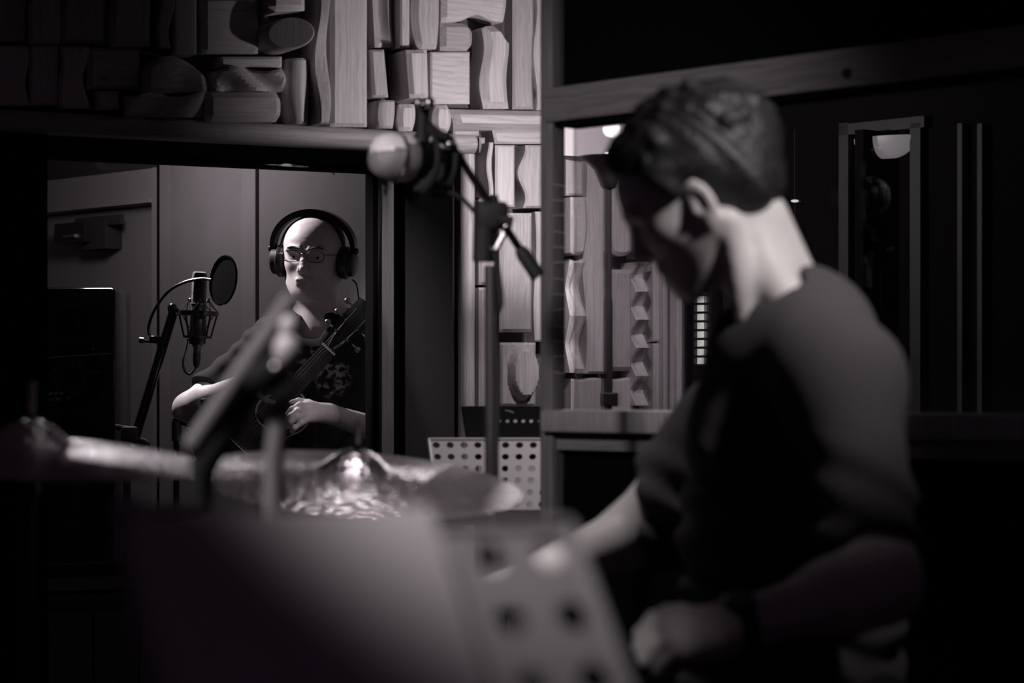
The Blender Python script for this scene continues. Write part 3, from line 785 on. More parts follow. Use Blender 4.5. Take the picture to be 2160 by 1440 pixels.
def print_shirt():
    m = mat('shirt_print', .020, .9, spec=.15)
    nt = m.node_tree; b = nt.nodes['Principled BSDF']; N = nt.nodes; L = nt.links
    tc = N.new('ShaderNodeTexCoord')
    def blob(c, r):
        d = N.new('ShaderNodeVectorMath'); d.operation = 'DISTANCE'; d.inputs[1].default_value = c
        L.new(tc.outputs['Object'], d.inputs[0])
        mr = N.new('ShaderNodeMapRange'); mr.inputs['From Min'].default_value = r; mr.inputs['From Max'].default_value = r * .7
        L.new(d.outputs['Value'], mr.inputs['Value']); return mr
    a = blob(tuple(S(705, 800, 6.85)), .062); c = blob(tuple(S(650, 765, 6.84)), .05)
    mxx = N.new('ShaderNodeMath'); mxx.operation = 'MAXIMUM'; L.new(a.outputs[0], mxx.inputs[0]); L.new(c.outputs[0], mxx.inputs[1])
    n = N.new('ShaderNodeTexNoise'); n.inputs['Scale'].default_value = 55; n.inputs['Detail'].default_value = 6; L.new(tc.outputs['Object'], n.inputs['Vector'])
    th = N.new('ShaderNodeMapRange'); th.inputs['From Min'].default_value = .48; th.inputs['From Max'].default_value = .60; L.new(n.outputs['Fac'], th.inputs['Value'])
    mu = N.new('ShaderNodeMath'); mu.operation = 'MULTIPLY'; L.new(mxx.outputs[0], mu.inputs[0]); L.new(th.outputs[0], mu.inputs[1])
    mx = N.new('ShaderNodeMix'); mx.data_type = 'RGBA'; mx.inputs[6].default_value = tint(.020); mx.inputs[7].default_value = tint(.30)
    L.new(mu.outputs[0], mx.inputs[0]); L.new(mx.outputs[2], b.inputs['Base Color'])
    return m
sh = t.obj('t_shirt', print_shirt(), singer); sh['label'] = 'dark t-shirt with a faded grey chest print'
# trousers and shoes (below the window)
t = Vol((-.80, 6.75, .0), (-.25, 7.2, 1.08), .012)
t.cone((-.55, 6.97, 1.02), (-.55, 6.97, .92), .15, .155, .05, squash=((0, 1, 0), .72))
for q in (-1, 1):
    t.cone((-.55 + q * .085, 6.97, .90), (-.55 + q * .10, 6.95, .50), .085, .06, .04); t.cone((-.55 + q * .10, 6.95, .50), (-.55 + q * .10, 6.98, .10), .06, .05, .03)
t.obj('trousers', 'denim', singer)
for q in (-1, 1):
    t = Vol((-.55 + q * .1 - .09, 6.7, -.01), (-.55 + q * .1 + .09, 7.08, .16), .01)
    t.cone((-.55 + q * .1, 7.0, .05), (-.55 + q * .12, 6.8, .035), .045, .035, .02); t.half((0, 0, .004), (0, 0, -1))
    t.obj('shoe', 'leather', singer)

# eyeglasses
gl = empty('eyeglasses', Hs.p(.1, 0, 0), 'thin wire eyeglasses on the face of the singer', 'glasses')
def rim(q):
    pts = []
    for k in range(25):
        a = 2 * pi * k / 24
        ce, si = math.cos(a), sin(a)
        w = .0235 * (abs(ce) ** .75) * (1 if ce > 0 else -1); hgt = .0155 * (abs(si) ** .75) * (1 if si > 0 else -1)
        pts.append(Hs.p(.104 - .05 * abs(w + q * .033) ** 1.0 * .6, q * .033 + w, .002 + hgt))
    return pts
for q in (-1, 1):
    obj('rim', *g_tube(rim(q), .0011, 6, False), 'dark_metal', gl, True)
    r = rim(q)
    obj('lens', [Hs.p(.1035, q * .033, .002)] + r[:-1], [(0, i + 1, (i + 1) % 24 + 1) for i in range(24)], glass('lens_glass', .4), gl)
    obj('temple', *g_tube([Hs.p(.100, q * .057, .008), Hs.p(.07, q * .078, .006), Hs.p(.0, q * .084, .004)], .0011, 6), 'dark_metal', gl, True)
obj('bridge', *g_tube(bez([Hs.p(.1035, -.010, .006), Hs.p(.108, 0, .010), Hs.p(.1035, .010, .006)], 8), .0011, 6), 'dark_metal', gl, True)
# headphones
hp = empty('headphones', Hs.p(0, 0, -.02), 'black over-ear headphones worn by the singer', 'headphones')
arc = [Hs.p(.002 + .01 * sin(pi * k / 28), -.108 * math.cos(pi * k / 28), .018 + .091 * sin(pi * k / 28)) for k in range(29)]
V = []; Fc = []
for k, c in enumerate(arc):
    out = (c - Hs.p(0, 0, .02)).normalized(); th = .013 + .006 * sin(pi * k / 28)
    for df, do in ((-.020, 0), (-.017, th), (.017, th), (.020, 0)): V.append(c + Hs.f * df + out * (do - .002))
for k in range(28):
    for j in range(4): Fc.append((4 * k + j, 4 * k + (j + 1) % 4, 4 * k + 4 + (j + 1) % 4, 4 * k + 4 + j))
Fc += [(3, 2, 1, 0), tuple(4 * 28 + j for j in range(4))]
obj('headband', V, Fc, 'black_gloss', hp, True, 40)
arc2 = [Hs.p(.018, -.088 * math.cos(pi * k / 28), .010 + .094 * sin(pi * k / 28)) for k in range(29)]
obj('suspension_strap', *g_tube(arc2, .0035, 6), 'black_plastic', hp, True)
for q in (-1, 1):
    ax = (Hs.l * q).normalized()
    c = obj('ear_cup', *[g for g in g_lathe(Hs.p(.0, q * .080, -.018), ax, [(0, .0), (.042, .0), (.047, .006), (.047, .016), (.040, .020), (.038, .034), (.030, .040), (0, .041)], 28)], 'black_plastic', hp, True, 40)
    obj('cushion', *g_torus(Hs.p(.0, q * .082, -.018), ax, .033, .013, 26, 8), 'rubber', hp, True)
    obj('hinge', *part_merge(g_tube([Hs.p(0, q * .110, .03), Hs.p(.0, q * .113, -.01)], .008, 8), g_sphere(Hs.p(.004, q * .116, .014), .011, 10, 8)), 'black_gloss', hp, True)
obj('cable', *g_tube(bez([Hs.p(.0, .108, -.062), S(752, 600, 6.87), S(756, 625, 6.88), S(759, 652, 6.90), S(770, 700, 6.84), S(775, 760, 6.83)], 24), .0022, 6), 'rubber', hp, True)

# guitar
gt = empty('guitar', S(560, 960, 6.70), 'dark guitar held upright across the chest of the singer', 'guitar')
gN, gB = S(692, 738, 6.655), S(505, 942, 6.66)          # nut and bridge
ga = (gN - gB).normalized(); gz = Vector((.05, -1, .15)); gz = (gz - ga * gz.dot(ga)).normalized(); gx = ga.cross(gz).normalized()
Ls = (gN - gB).length
def G(a, x, z=0.0): return gB + ga * a + gx * x + gz * z
outl = [(-.115, 0), (-.108, .07), (-.075, .118), (-.02, .130), (.03, .112), (.075, .082), (.11, .080), (.15, .095), (.19, .088), (.215, .05), (.222, .0)]
outl = outl + [(a, -x) for a, x in outl[-2:0:-1]]
oc = [(p.x, p.y) for p in bez([Vector((a, x, 0)) for a, x in outl] + [Vector((outl[0][0], outl[0][1], 0))], 120)][:-1]
n = len(oc); V = [G(a, x, -.012) for a, x in oc] + [G(a, x, -.075) for a, x in oc]
obj('body', V, [tuple(range(n)), tuple(range(2 * n - 1, n - 1, -1))] + [(k, k + n, (k + 1) % n + n, (k + 1) % n) for k in range(n)], 'guitar_top', gt, True, 30)
obj('binding', *g_tube([G(a, x, -.012) for a, x in oc] + [G(*oc[0], -.012)], .0022, 6, False), 'grey_paint', gt, True)
obj('sound_hole_rosette', *g_torus(G(.13, 0, -.0115), gz, .045, .0035, 32, 6), 'grey_paint', gt, True)
V = [G(.10, -.028, .003), G(.10, .028, .003), G(Ls, .0225, .003), G(Ls, -.0225, .003), G(.10, -.028, -.012), G(.10, .028, -.012), G(Ls, .0225, -.008), G(Ls, -.0225, -.008)]
obj('fretboard', V, [(0, 1, 2, 3), (7, 6, 5, 4), (0, 4, 5, 1), (1, 5, 6, 2), (2, 6, 7, 3), (3, 7, 4, 0)], 'fretboard', gt)
obj('neck', *g_tube([G(.2, 0, -.018), G(Ls, 0, -.014)], [.022, .019], 12), 'guitar_top', gt, True)
for k in range(1, 13):
    a = Ls - Ls * (1 - 2 ** (-k / 12)) * .98
    obj('fret', *g_tube([G(a, -.025, .0035), G(a, .025, .0035)], .0010, 6), 'dark_metal', gt)
obj('nut', *g_box(G(Ls + .003, 0, .003), ga, gx, gz, .006, .047, .010), 'bone', gt)
V = [G(Ls, -.024, -.002), G(Ls, .024, -.002), G(Ls + .05, .036, -.012), G(Ls + .165, .038, -.03), G(Ls + .172, 0, -.032), G(Ls + .165, -.038, -.03), G(Ls + .05, -.036, -.012)]
V += [q - gz * .014 for q in V]
obj('headstock', V, [tuple(range(7)), tuple(range(13, 6, -1))] + [(k, k + 7, (k + 1) % 7 + 7, (k + 1) % 7) for k in range(7)], 'black_gloss', gt)
for q in (-1, 1):
    for k in range(3):
        a = Ls + .055 + k * .040
        pg = obj('tuning_peg', *part_merge(g_tube([G(a, q * .022, -.014), G(a, q * .022, .004 - .008 * k)], .0035, 8), g_tube([G(a, q * .036, -.024), G(a, q * .050, -.024)], .0028, 8)), 'chrome', gt, True)
        obj('peg_button', *g_sphere(G(a, q * .056, -.024), .009, 10, 8, (1, .7, 1)), 'steel', pg, True)
for k in range(6):
    x = (k - 2.5)
    pgq = -1 if k < 3 else 1; j = k if k < 3 else 5 - k
    obj('string', *g_tube([G(.0, x * .0105, .008), G(Ls, x * .0072, .0085), G(Ls + .055 + (2 - j) * .040, pgq * .020, -.004)], .0007, 5), 'string', gt)
br = obj('bridge', *g_box(G(-.005, 0, -.006), ga, gx, gz, .028, .13, .012, .003), 'fretboard', gt)
obj('saddle', *g_box(G(.0, 0, .002), ga, gx, gz, .003, .072, .008), 'bone', br)

# ------------------------------------------------------------------ the drummer
DD = 3.0
def D(px, py, d=DD): return W(px, py, d)
a35 = math.radians(33)
Hd = Head(D(1468, 405), (-math.cos(a35), .14, -sin(a35)), (-sin(a35), .06, math.cos(a35)), .95)
v = Vol((-.13, 2.45, .80), (.56, 3.45, 1.60), .0045)
build_head(v, Hd, lines=False, nose=1.02, ed=(.008, -.010))
nb, nt_ = D(1632, 640, 3.01), Hd.p(-.035, 0, -.055)
v.cone(nt_, nb, .045, .050, .025); v.cone(D(1612, 462, 3.0), D(1655, 585, 3.01), .026, .036, .03)
v.cone(Hd.p(-.018, .068, -.060), D(1570, 668, 2.950), .014, .0125, .010)       # neck tendon from behind the ear
v.cone(D(1590, 520, 2.97), D(1680, 670, 2.93), .020, .030, .03)               # trapezius
v.cone(D(1672, 790, 3.02), D(1680, 1100, 3.03), .070, .10, .05, squash=((0, 1, 0), 1.3))
shN, elN, wrN = D(1768, 806, 2.85), D(1862, 1232, 2.70), D(1552, 1322, 2.62)
shF, elF, wrF = D(1650, 775, 3.20), D(1335, 1128, 3.26), D(1075, 1245, 3.14)
v.cone(shN, elN, .055, .043, .04); v.cone(elN, wrN, .042, .027, .02)
v.cone(shF, elF, .055, .043, .04); v.cone(elF, wrF, .042, .027, .02)
v.ell(elN + (wrN - elN) * .3, (.045, .042, .042), None, .03)
# near hand: fist loosely closed
v.cone(wrN, D(1450, 1335, 2.60), .024, .028, .02); v.cone(D(1500, 1345, 2.60), D(1445, 1362, 2.585), .026, .022, .02)
fingers(v, [[D(1430, 1312, 2.60), D(1380, 1306, 2.585), D(1352, 1338, 2.58), D(1372, 1368, 2.585)],
            [D(1428, 1332, 2.585), D(1376, 1332, 2.565), D(1350, 1364, 2.565), D(1374, 1390, 2.575)],
            [D(1430, 1354, 2.575), D(1384, 1360, 2.555), D(1362, 1390, 2.56), D(1388, 1408, 2.57)],
            [D(1438, 1374, 2.575), D(1402, 1386, 2.56), D(1386, 1408, 2.565), D(1406, 1420, 2.575)],
            [D(1480, 1310, 2.61), D(1440, 1290, 2.62), D(1405, 1292, 2.62), D(1376, 1306, 2.615)]], .0098, .01)
# far hand
v.cone(wrF, wrF + Vector((-.055, -.02, -.01)), .025, .027, .02)
for k in range(4):
    b = wrF + Vector((-.06, -.028 + .018 * k, -.004)); fingers(v, [[b, b + Vector((-.032, 0, -.004)), b + Vector((-.045, 0, -.03)), b + Vector((-.026, 0, -.044))]], .0095)
b = wrF + Vector((-.02, -.03, 0)); fingers(v, [[b, b + Vector((-.025, -.018, -.01)), b + Vector((-.05, -.012, -.02)), b + Vector((-.062, .0, -.028))]], .0095)
drummer = v.obj('person', 'skin_pale')
tagset(drummer, 'drummer in plain grey t-shirt seen in profile with bowed head', 'person')
# hair
t = Vol((.08, 2.86, 1.30), (.40, 3.16, 1.62), .004)
hp_ = lambda f, l, u: Hd.p(f, l, u)
t.ell(hp_(-.022, 0, .034), [.114, .082, .094], Hd.R, .02)
t.ell(hp_(.022, 0, .066), [.056, .064, .034], Hd.R, .03)
t.ell(hp_(-.062, 0, -.028), [.040, .062, .050], Hd.R, .03)
for q in (-1, 1): t.cone(hp_(.030, q * .070, .03), hp_(.024, q * .073, -.018), .016, .009, .02)
for k in range(110):       # locks combed back
    r = random.Random(k)
    th0, ph0 = r.uniform(-1.2, 2.0), r.uniform(-1.1, 1.1)
    def hs(th, ph, o): return hp_(-.022 + (.114 + o) * sin(-th + .6) * math.cos(ph), (.083 + o) * sin(ph), .034 + (.094 + o) * math.cos(-th + .6) * math.cos(ph))
    o = r.uniform(-.003, .005); dth, dph = r.uniform(.25, .5), r.uniform(-.22, .22)
    t.chain([hs(th0, ph0, o - .004), hs(th0 + dth * .5, ph0 + dph * .3, o), hs(th0 + dth, ph0 + dph, o - .003)], [.006, .0075, .003], .006)
t.half(hp_(.066, 0, .058), Hd.f * .80 - Hd.u * .60, .012); t.half(hp_(.082, 0, .05), Hd.f, .012)
for q in (-1, 1):
    t.ell(hp_(.006, q * .092, -.028), [.024, .030, .036], Hd.R, .006, 'sub')
    t.ell(hp_(.078, q * .07, .005), [.038, .05, .050], Hd.R, .01, 'sub')
t.half(hp_(-.05, 0, -.074), -Hd.u * .9 - Hd.f * .1, .012)
t.displace(lambda x, y, z: .0012 * np.sin(210 * (x * .7 + z * .5) + 9 * np.sin(34 * z + 20 * x + 15 * y)) + .0012 * np.sin(120 * y + 60 * z))
t.obj('hair', 'hair_dark', drummer)
# t-shirt
t = Vol((.02, 2.58, .60), (.60, 3.50, 1.42), .006)
t.cone(D(1690, 800, 3.02), D(1668, 1110, 3.03), .090, .128, .06, squash=((0, 1, 0), 1.25))
t.cone(D(1662, 668, 3.01), D(1720, 800, 3.02), .050, .085, .05)
t.cone(D(1668, 1110, 3.03), D(1668, 1540, 3.04), .128, .145, .06, squash=((0, 1, 0), 1.2))
t.cone(D(1672, 664, 2.99), shN, .050, .056, .06); t.cone(D(1735, 690, 2.97), shN, .055, .056, .06); t.cone(D(1660, 665, 3.04), shF, .048, .06, .05)
t.cone(shN, shN + (elN - shN) * .82, .056, .058, .06); t.cone(shF, shF + (elF - shF) * 1.0, .072, .068, .05)
t.cone(D(1590, 760, 3.0), D(1570, 900, 3.02), .06, .07, .06)
d_ = (elF - shF).normalized(); t.half(elF - d_ * .012, Vector((-1, 0, -.1)), .004, (.05, 3.05, .8), (.30, 3.5, 1.15))
d_ = (elN - shN).normalized(); t.half(shN + (elN - shN) * .84, d_, .004, (.30, 2.58, .90), (.60, 2.82, 1.1))
t.cone(nt_, D(1628, 628, 3.005), .054, .057, .008, 'sub'); t.cone(D(1612, 462, 3.0), D(1650, 570, 3.01), .032, .041, .008, 'sub'); t.cone(D(1590, 520, 2.97), D(1652, 622, 2.95), .026, .034, .008, 'sub'); t.cone(D(1540, 600, 2.97), D(1572, 650, 2.965), .03, .03, .006, 'sub')
t.displace(lambda x, y, z: .0065 * np.clip((1.16 - z) / .14, 0, 1) * np.sin(105 * z + 34 * x + 2.5 * np.sin(16 * x + 9 * y)) + .003 * np.sin(30 * z + 24 * x + 5 * np.sin(9 * z + 6 * y)))
ts = t.obj('t_shirt', 'shirt_grey', drummer); ts['label'] = 'plain grey short-sleeved t-shirt'
# legs, shoes, stool: below the frame
t = Vol((-.15, 2.66, .14), (.60, 3.42, .86), .012)
t.cone((.40, 2.95, .74), (.40, 3.12, .74), .13, .13, .05)
for q, yk in ((-1, 2.80), (1, 3.24)):
    t.cone((.38, 3.03 + q * .09, .72), (.02, yk, .68), .085, .065, .05); t.cone((.02, yk, .68), (.06, yk, .24), .062, .048, .03)
t.obj('trousers', 'denim', drummer)
for yk in (2.80, 3.24):
    t = Vol((-.2, yk - .09, .10), (.15, yk + .09, .30), .01)
    t.cone((.06, yk, .20), (-.12, yk, .185), .045, .036, .02); t.half((0, 0, .152), (0, 0, -1))
    t.obj('shoe', 'leather', drummer)
# wristwatch
wd_ = (wrN - elN).normalized(); wc = wrN - wd_ * .002
wt = obj('wristwatch', *g_lathe(wc, wd_, [(.0295, -.012), (.0315, -.011), (.0315, .011), (.0295, .012)], 28, True), 'leather', drummer, True); wt['label'] = 'dark wristwatch on a black strap'
_, wa, wb = frame_of(wd_)
up = (Vector((0, -.5, .8)) - wd_ * Vector((0, -.5, .8)).dot(wd_)).normalized()
obj('watch_case', *g_lathe(wc + up * .028, up, [(0, 0), (.018, 0), (.019, .004), (.017, .008), (0, .0085)], 24), 'dark_metal', wt, True)
# riser and stool
rs = obj('drum_riser', *g_box((-.05, 2.83, .075), X_, Y_, Z_, 1.6, 1.66, .15, .01), 'black_fabric'); tagset(rs, 'low black platform carrying the drum kit', 'platform')
st = empty('drum_stool', (.40, 3.03, .15), 'round black drum stool under the drummer', 'stool')
obj('seat', *g_lathe((.40, 3.03, .56), (0, 0, 1), [(0, 0), (.155, 0), (.17, .02), (.165, .05), (.14, .058), (0, .058)], 32), 'leather', st, True)
obj('post', *g_tube([(.40, 3.03, .25), (.40, 3.03, .56)], .016, 12), 'chrome', st, True)
for k in range(3):
    t_ = 2 * pi * k / 3 + .4
    obj('leg', *g_tube([(.40, 3.03, .34), (.40 + .2 * math.cos(t_), 3.03 + .2 * sin(t_), .158)], .009, 8), 'chrome', st, True)

# ================================================================== drum hardware
def cymbal_mat():
    m = mat('bronze', .42, .27, 1.0)
    nt = m.node_tree; N = nt.nodes; L = nt.links; b = N['Principled BSDF']
    tc = N.new('ShaderNodeTexCoord'); mp = N.new('ShaderNodeMapping'); mp.inputs['Scale'].default_value = (1, 1, 1); L.new(tc.outputs['Object'], mp.inputs[0])
    vo = N.new('ShaderNodeTexVoronoi'); vo.inputs['Scale'].default_value = 88; vo.feature = 'SMOOTH_F1'; L.new(mp.outputs[0], vo.inputs['Vector'])
    n = N.new('ShaderNodeTexNoise'); n.inputs['Scale'].default_value = 14; L.new(tc.outputs['Object'], n.inputs['Vector'])
    sx = N.new('ShaderNodeSeparateXYZ'); L.new(tc.outputs['Object'], sx.inputs[0])
    l2 = N.new('ShaderNodeVectorMath'); l2.operation = 'LENGTH'; L.new(tc.outputs['Object'], l2.inputs[0])
    si = N.new('ShaderNodeMath'); si.operation = 'SINE'; ml = N.new('ShaderNodeMath'); ml.operation = 'MULTIPLY'; ml.inputs[1].default_value = 2200
    L.new(l2.outputs['Value'], ml.inputs[0]); L.new(ml.outputs[0], si.inputs[0])
    m2 = N.new('ShaderNodeMath'); m2.operation = 'MULTIPLY_ADD'; m2.inputs[1].default_value = .06; L.new(si.outputs[0], m2.inputs[0]); L.new(vo.outputs['Distance'], m2.inputs[2])
    bp = N.new('ShaderNodeBump'); bp.inputs['Strength'].default_value = .75; bp.inputs['Distance'].default_value = .0055
    L.new(m2.outputs[0], bp.inputs['Height']); L.new(bp.outputs['Normal'], b.inputs['Normal'])
    cr = N.new('ShaderNodeValToRGB'); cr.color_ramp.elements[0].color = tint(.42); cr.color_ramp.elements[1].color = tint(.72)
    L.new(n.outputs['Fac'], cr.inputs[0]); L.new(cr.outputs[0], b.inputs['Base Color'])
    return m
def cymbal(px, py, d, r, nrm, label, pole_label=None, rod=.055, hang=.5):
    c = W(px, py, d); n = Vector(nrm).normalized()
    root = empty('cymbal_stand', (c.x, c.y, .15), pole_label, 'cymbal stand')
    prof = [(.006, .030), (.012, .0295), (.030, .022), (.044, .010), (.052, .004), (.060, .0015)] + [(.06 + (r - .06) * k / 10, .0015 - .020 * (k / 10) ** 1.5) for k in range(1, 11)]
    prof += [(x, h - .0013) for x, h in prof[::-1]]
    R = n.to_track_quat('Z', 'Y').to_matrix().to_4x4()
    V, Fc = g_lathe((0, 0, 0), (0, 0, 1), prof, 96)
    me = bpy.data.meshes.new('cymbal'); me.from_pydata([tuple(v) for v in V], [], Fc); me.update(); me.materials.append(cymbal_mat()); finish(me, True, 60)
    cy = bpy.data.objects.new('cymbal', me); COL.objects.link(cy); cy.matrix_basis = Matrix.Translation(c) @ R
    tagset(cy, label, 'cymbal')
    top = c + n * .031
    obj('rod', *g_tube([c - n * .06, top + n * rod], .0042, 10), 'chrome', root, True)
    obj('felt', *g_lathe(top, n, [(0, 0), (.007, 0), (.008, .003), (.007, .006), (0, .006)], 18), 'black_fabric', root, True)
    t_ = c - n * .06
    obj('tilter', *g_sphere(t_, .016, 14, 10), 'dark_metal', root, True)
    obj('pole', *g_tube([t_, (t_.x, t_.y, .40)], .0105, 12), 'dark_metal', root, True)
    for k in range(3):
        a = 2 * pi * k / 3 + .5
        obj('leg', *g_tube([(t_.x, t_.y, .45), (t_.x + .15 * math.cos(a), t_.y + .15 * sin(a), .158)], .008, 8), 'dark_metal', root, True)
    return root
cymbal(750, 990, 3.5, .243, (.085, -.150, 1), 'hammered bronze cymbal in the centre with bright bell', 'chrome-rod cymbal stand under the central cymbal', .045)
cymbal(62, 935, 3.0, .222, (.06, -.075, 1), 'dim bronze cymbal at the left edge of the picture', 'cymbal stand with upright rod at the left edge', .045)
# boom stand close to the lens
BD = 2.23
bs_ = empty('boom_stand', (W(575, 950, BD).x, BD, .15), 'blurred chrome boom stand crossing in front of the singer', 'boom stand')
T0, T1 = W(622, 624, 2.206), W(408, 938, 2.255)
obj('boom_arm', *g_tube([T0, T1], .0100, 14), 'satin_arm', bs_, True) if 'satin_arm' in MATS else obj('boom_arm', *g_tube([T0, T1], .0100, 14), mat('satin_arm', .27, .45, .0), bs_, True)
obj('boom_sleeve', *g_tube([W(560, 780, 2.238), W(428, 985, 2.263), W(425, 1078, 2.263)], [.008, .0138, .0097], 12), 'rubber', bs_, True)
obj('upright', *g_tube([W(594, 826, BD), W(578, 960, BD), (W(575, 1000, BD).x, BD, .4)], .0088, 14), 'satin_arm', bs_, True) if False else obj('upright', *g_tube([W(596, 826, BD), W(578, 965, BD), (W(572, 1000, BD).x, BD, .4)], .0088, 14), MATS['satin_arm'], bs_, True)
obj('clamp', *g_box(W(588, 800, 2.222), Vector((.86, 0, .5)), Y_, Vector((-.5, 0, .86)), .033, .025, .042, .005), 'rubber', bs_, True)
obj('clamp', *g_box(W(556, 786, 2.214), Vector((.86, 0, .5)), Y_, Vector((-.5, 0, .86)), .04, .02, .02, .004), 'rubber', bs_, True)
for (x, y, r, l) in ((610, 690, .0092, 'a'), (607, 738, .0130, 'b')):
    obj('wing_nut', *g_sphere(W(x, y, 2.190), r, 14, 10, (1, 1, 1.25)), 'grey_knob', bs_, True) if 'grey_knob' in MATS else obj('wing_nut', *g_sphere(W(x, y, 2.190), r, 14, 10, (1, 1, 1.25)), mat('grey_knob', .75, .35, .0), bs_, True)
obj('wing_nut', *g_sphere(W(584, 778, 2.182), .0075, 12, 8), 'steel', bs_, True)
obj('rod', *g_tube([W(612, 670, 2.198), W(600, 800, 2.214)], .0033, 8), 'dark_metal', bs_, True)
for k in range(3):
    a = 2 * pi * k / 3 + .3; x0, y0 = W(572, 1000, BD).x, BD
    obj('leg', *g_tube([(x0, y0, .45), (x0 + .26 * math.cos(a), y0 + .26 * sin(a), .158)], .008, 8), 'dark_metal', bs_, True)
obj('counterweight', *g_sphere(W(268, 1082, 1.75), .0138, 16, 12), 'grey_paint', bs_, True)
obj('boom_tail', *g_tube([W(425, 1070, 2.263), W(268, 1082, 1.75)], .006, 8), 'rubber', bs_, True)

# overhead microphone on its stand
OD = 3.95
ov = empty('microphone_stand', (W(1040, 700, OD).x, OD, 0), 'blurred black microphone boom stand before the pale wood blocks', 'microphone stand')
obj('pole', *g_tube([(W(1040, 700, OD).x, OD, .05), W(1040, 560, OD)], .0100, 12), 'steel_dim', ov, True) if 'steel_dim' in MATS else obj('pole', *g_tube([(W(1042, 700, OD).x, OD, .05), W(1036, 560, OD)], .0115, 12), mat('steel_dim', .16, .35, .8), ov, True)
obj('clutch', *g_tube([W(1026, 425, OD), W(1020, 552, OD)], [.020, .018], 12), 'rubber', ov, True)
obj('clutch', *g_box(W(1040, 455, OD), X_, Y_, Z_, .05, .04, .045, .008), 'rubber', ov, True)
obj('knob', *g_tube([W(1050, 462, 3.93), W(1082, 470, 3.93)], .010, 10), 'rubber', ov, True)
obj('knob_cap', *g_sphere(W(1068, 478, 3.90), .006, 10, 8), 'chrome', ov, True)
obj('lever', *g_tube([W(1064, 492, 3.92), W(1046, 526, 3.92), W(1036, 520, 3.92)], .005, 8), 'chrome', ov, True)
obj('thumb_screw', *g_tube([W(1042, 412, OD), W(1046, 428, OD)], .006, 8), 'rubber', ov, True)
obj('boom_arm', *g_tube([W(938, 286, OD), W(1100, 530, OD)], .0068, 10), 'dark_metal', ov, True)
obj('counterweight', *g_tube([W(1096, 524, OD), W(1104, 536, OD), W(1136, 584, OD)], [.009, .0125, .0125], 12), 'rubber', ov, True)
obj('cable', *g_tube(bez([W(900, 400, OD), W(960, 410, OD), W(1000, 445, OD), W(1018, 470, OD)], 20), .004, 8), 'rubber', ov, True)
obj('cable', *g_tube(bez([W(1044, 530, 3.92), W(1054, 600, 3.92), W(1056, 640, 3.92), W(1048, 662, 3.93), W(1044, 690, 3.93), W(1050, 760, 3.93), W(1050, 860, 3.93), W(1044, 1000, 3.93)], 40), .0045, 8), 'rubber', ov, True)
for k in range(3):
    a = 2 * pi * k / 3 + .2
    obj('leg', *g_tube([(W(1042, 700, OD).x, OD, .12), (W(1042, 700, OD).x + .2 * math.cos(a), OD + .2 * sin(a), .01)], .008, 8), 'dark_metal', ov, True)
om = empty('microphone', W(860, 340, OD), 'overhead studio microphone with shiny grille in a shock mount', 'microphone')
axm = (W(775, 318, 3.90) - W(950, 345, 3.98)).normalized()
mc = W(868, 338, 3.945)
obj('grille', *g_lathe(mc, axm, [(.034, 0), (.037, .01), (.038, .03), (.036, .052), (.028, .066), (.014, .072), (0, .073)], 28), 'grille', om, True, 60)
V, Fc = g_lathe(mc, axm, [(.036, -.002), (.0385, .01), (.0395, .03), (.0375, .052), (.029, .067), (.014, .0735), (0, .0745)], 40)
Fc = [f for f in Fc if (sum((V[i] for i in f), Vector()) / len(f) - (mc + axm * .03)).dot(Vector((-.15, -.35, .92))) > .022]
us = sorted({i for f in Fc for i in f}); mp_ = {u: i for i, u in enumerate(us)}
obj('highlight_cap', [V[i] for i in us], [tuple(mp_[i] for i in f) for f in Fc], mat('highlight_white', .92, .18, .0), om, True, 60)  # white upper faces paint the highlight along the top of the grille
obj('grille_band', *g_torus(mc + axm * .03, axm, .038, .0035, 32, 8), 'chrome', om, True)
obj('body', *g_lathe(mc, -axm, [(.036, 0), (.036, .004), (.030, .012), (.029, .06), (.022, .075), (0, .076)], 28), 'black_plastic', om, True, 50)
obj('shock_mount_ring', *g_torus(mc - axm * .02, axm, .052, .005, 32, 8), 'rubber', om, True)
obj('shock_mount_ring', *g_torus(mc - axm * .055, axm, .050, .005, 32, 8), 'rubber', om, True)
_, q1, q2 = frame_of(axm)
for k in range(4):
    a = pi / 4 + pi / 2 * k; r_ = q1 * math.cos(a) + q2 * sin(a)
    obj('shock_mount_arm', *g_tube([mc - axm * .02 + r_ * .052, mc - axm * .055 + r_ * .050], .004, 8), 'rubber', om, True)
obj('mount_plate', *g_box(W(905, 375, 3.95), X_, Y_, Z_, .055, .03, .05, .008), 'rubber', om, True)
obj('swivel', *part_merge(g_tube([W(892, 300, OD), W(893, 230, OD)], .012, 10), g_tube([W(893, 262, OD), W(946, 300, OD)], .010, 10)), 'rubber', om, True)
for x, y, r in ((882, 217, .0075), (906, 218, .010), (948, 304, .008)): obj('swivel_screw', *g_sphere(W(x, y, 3.92), r, 12, 8), 'chrome', om, True)

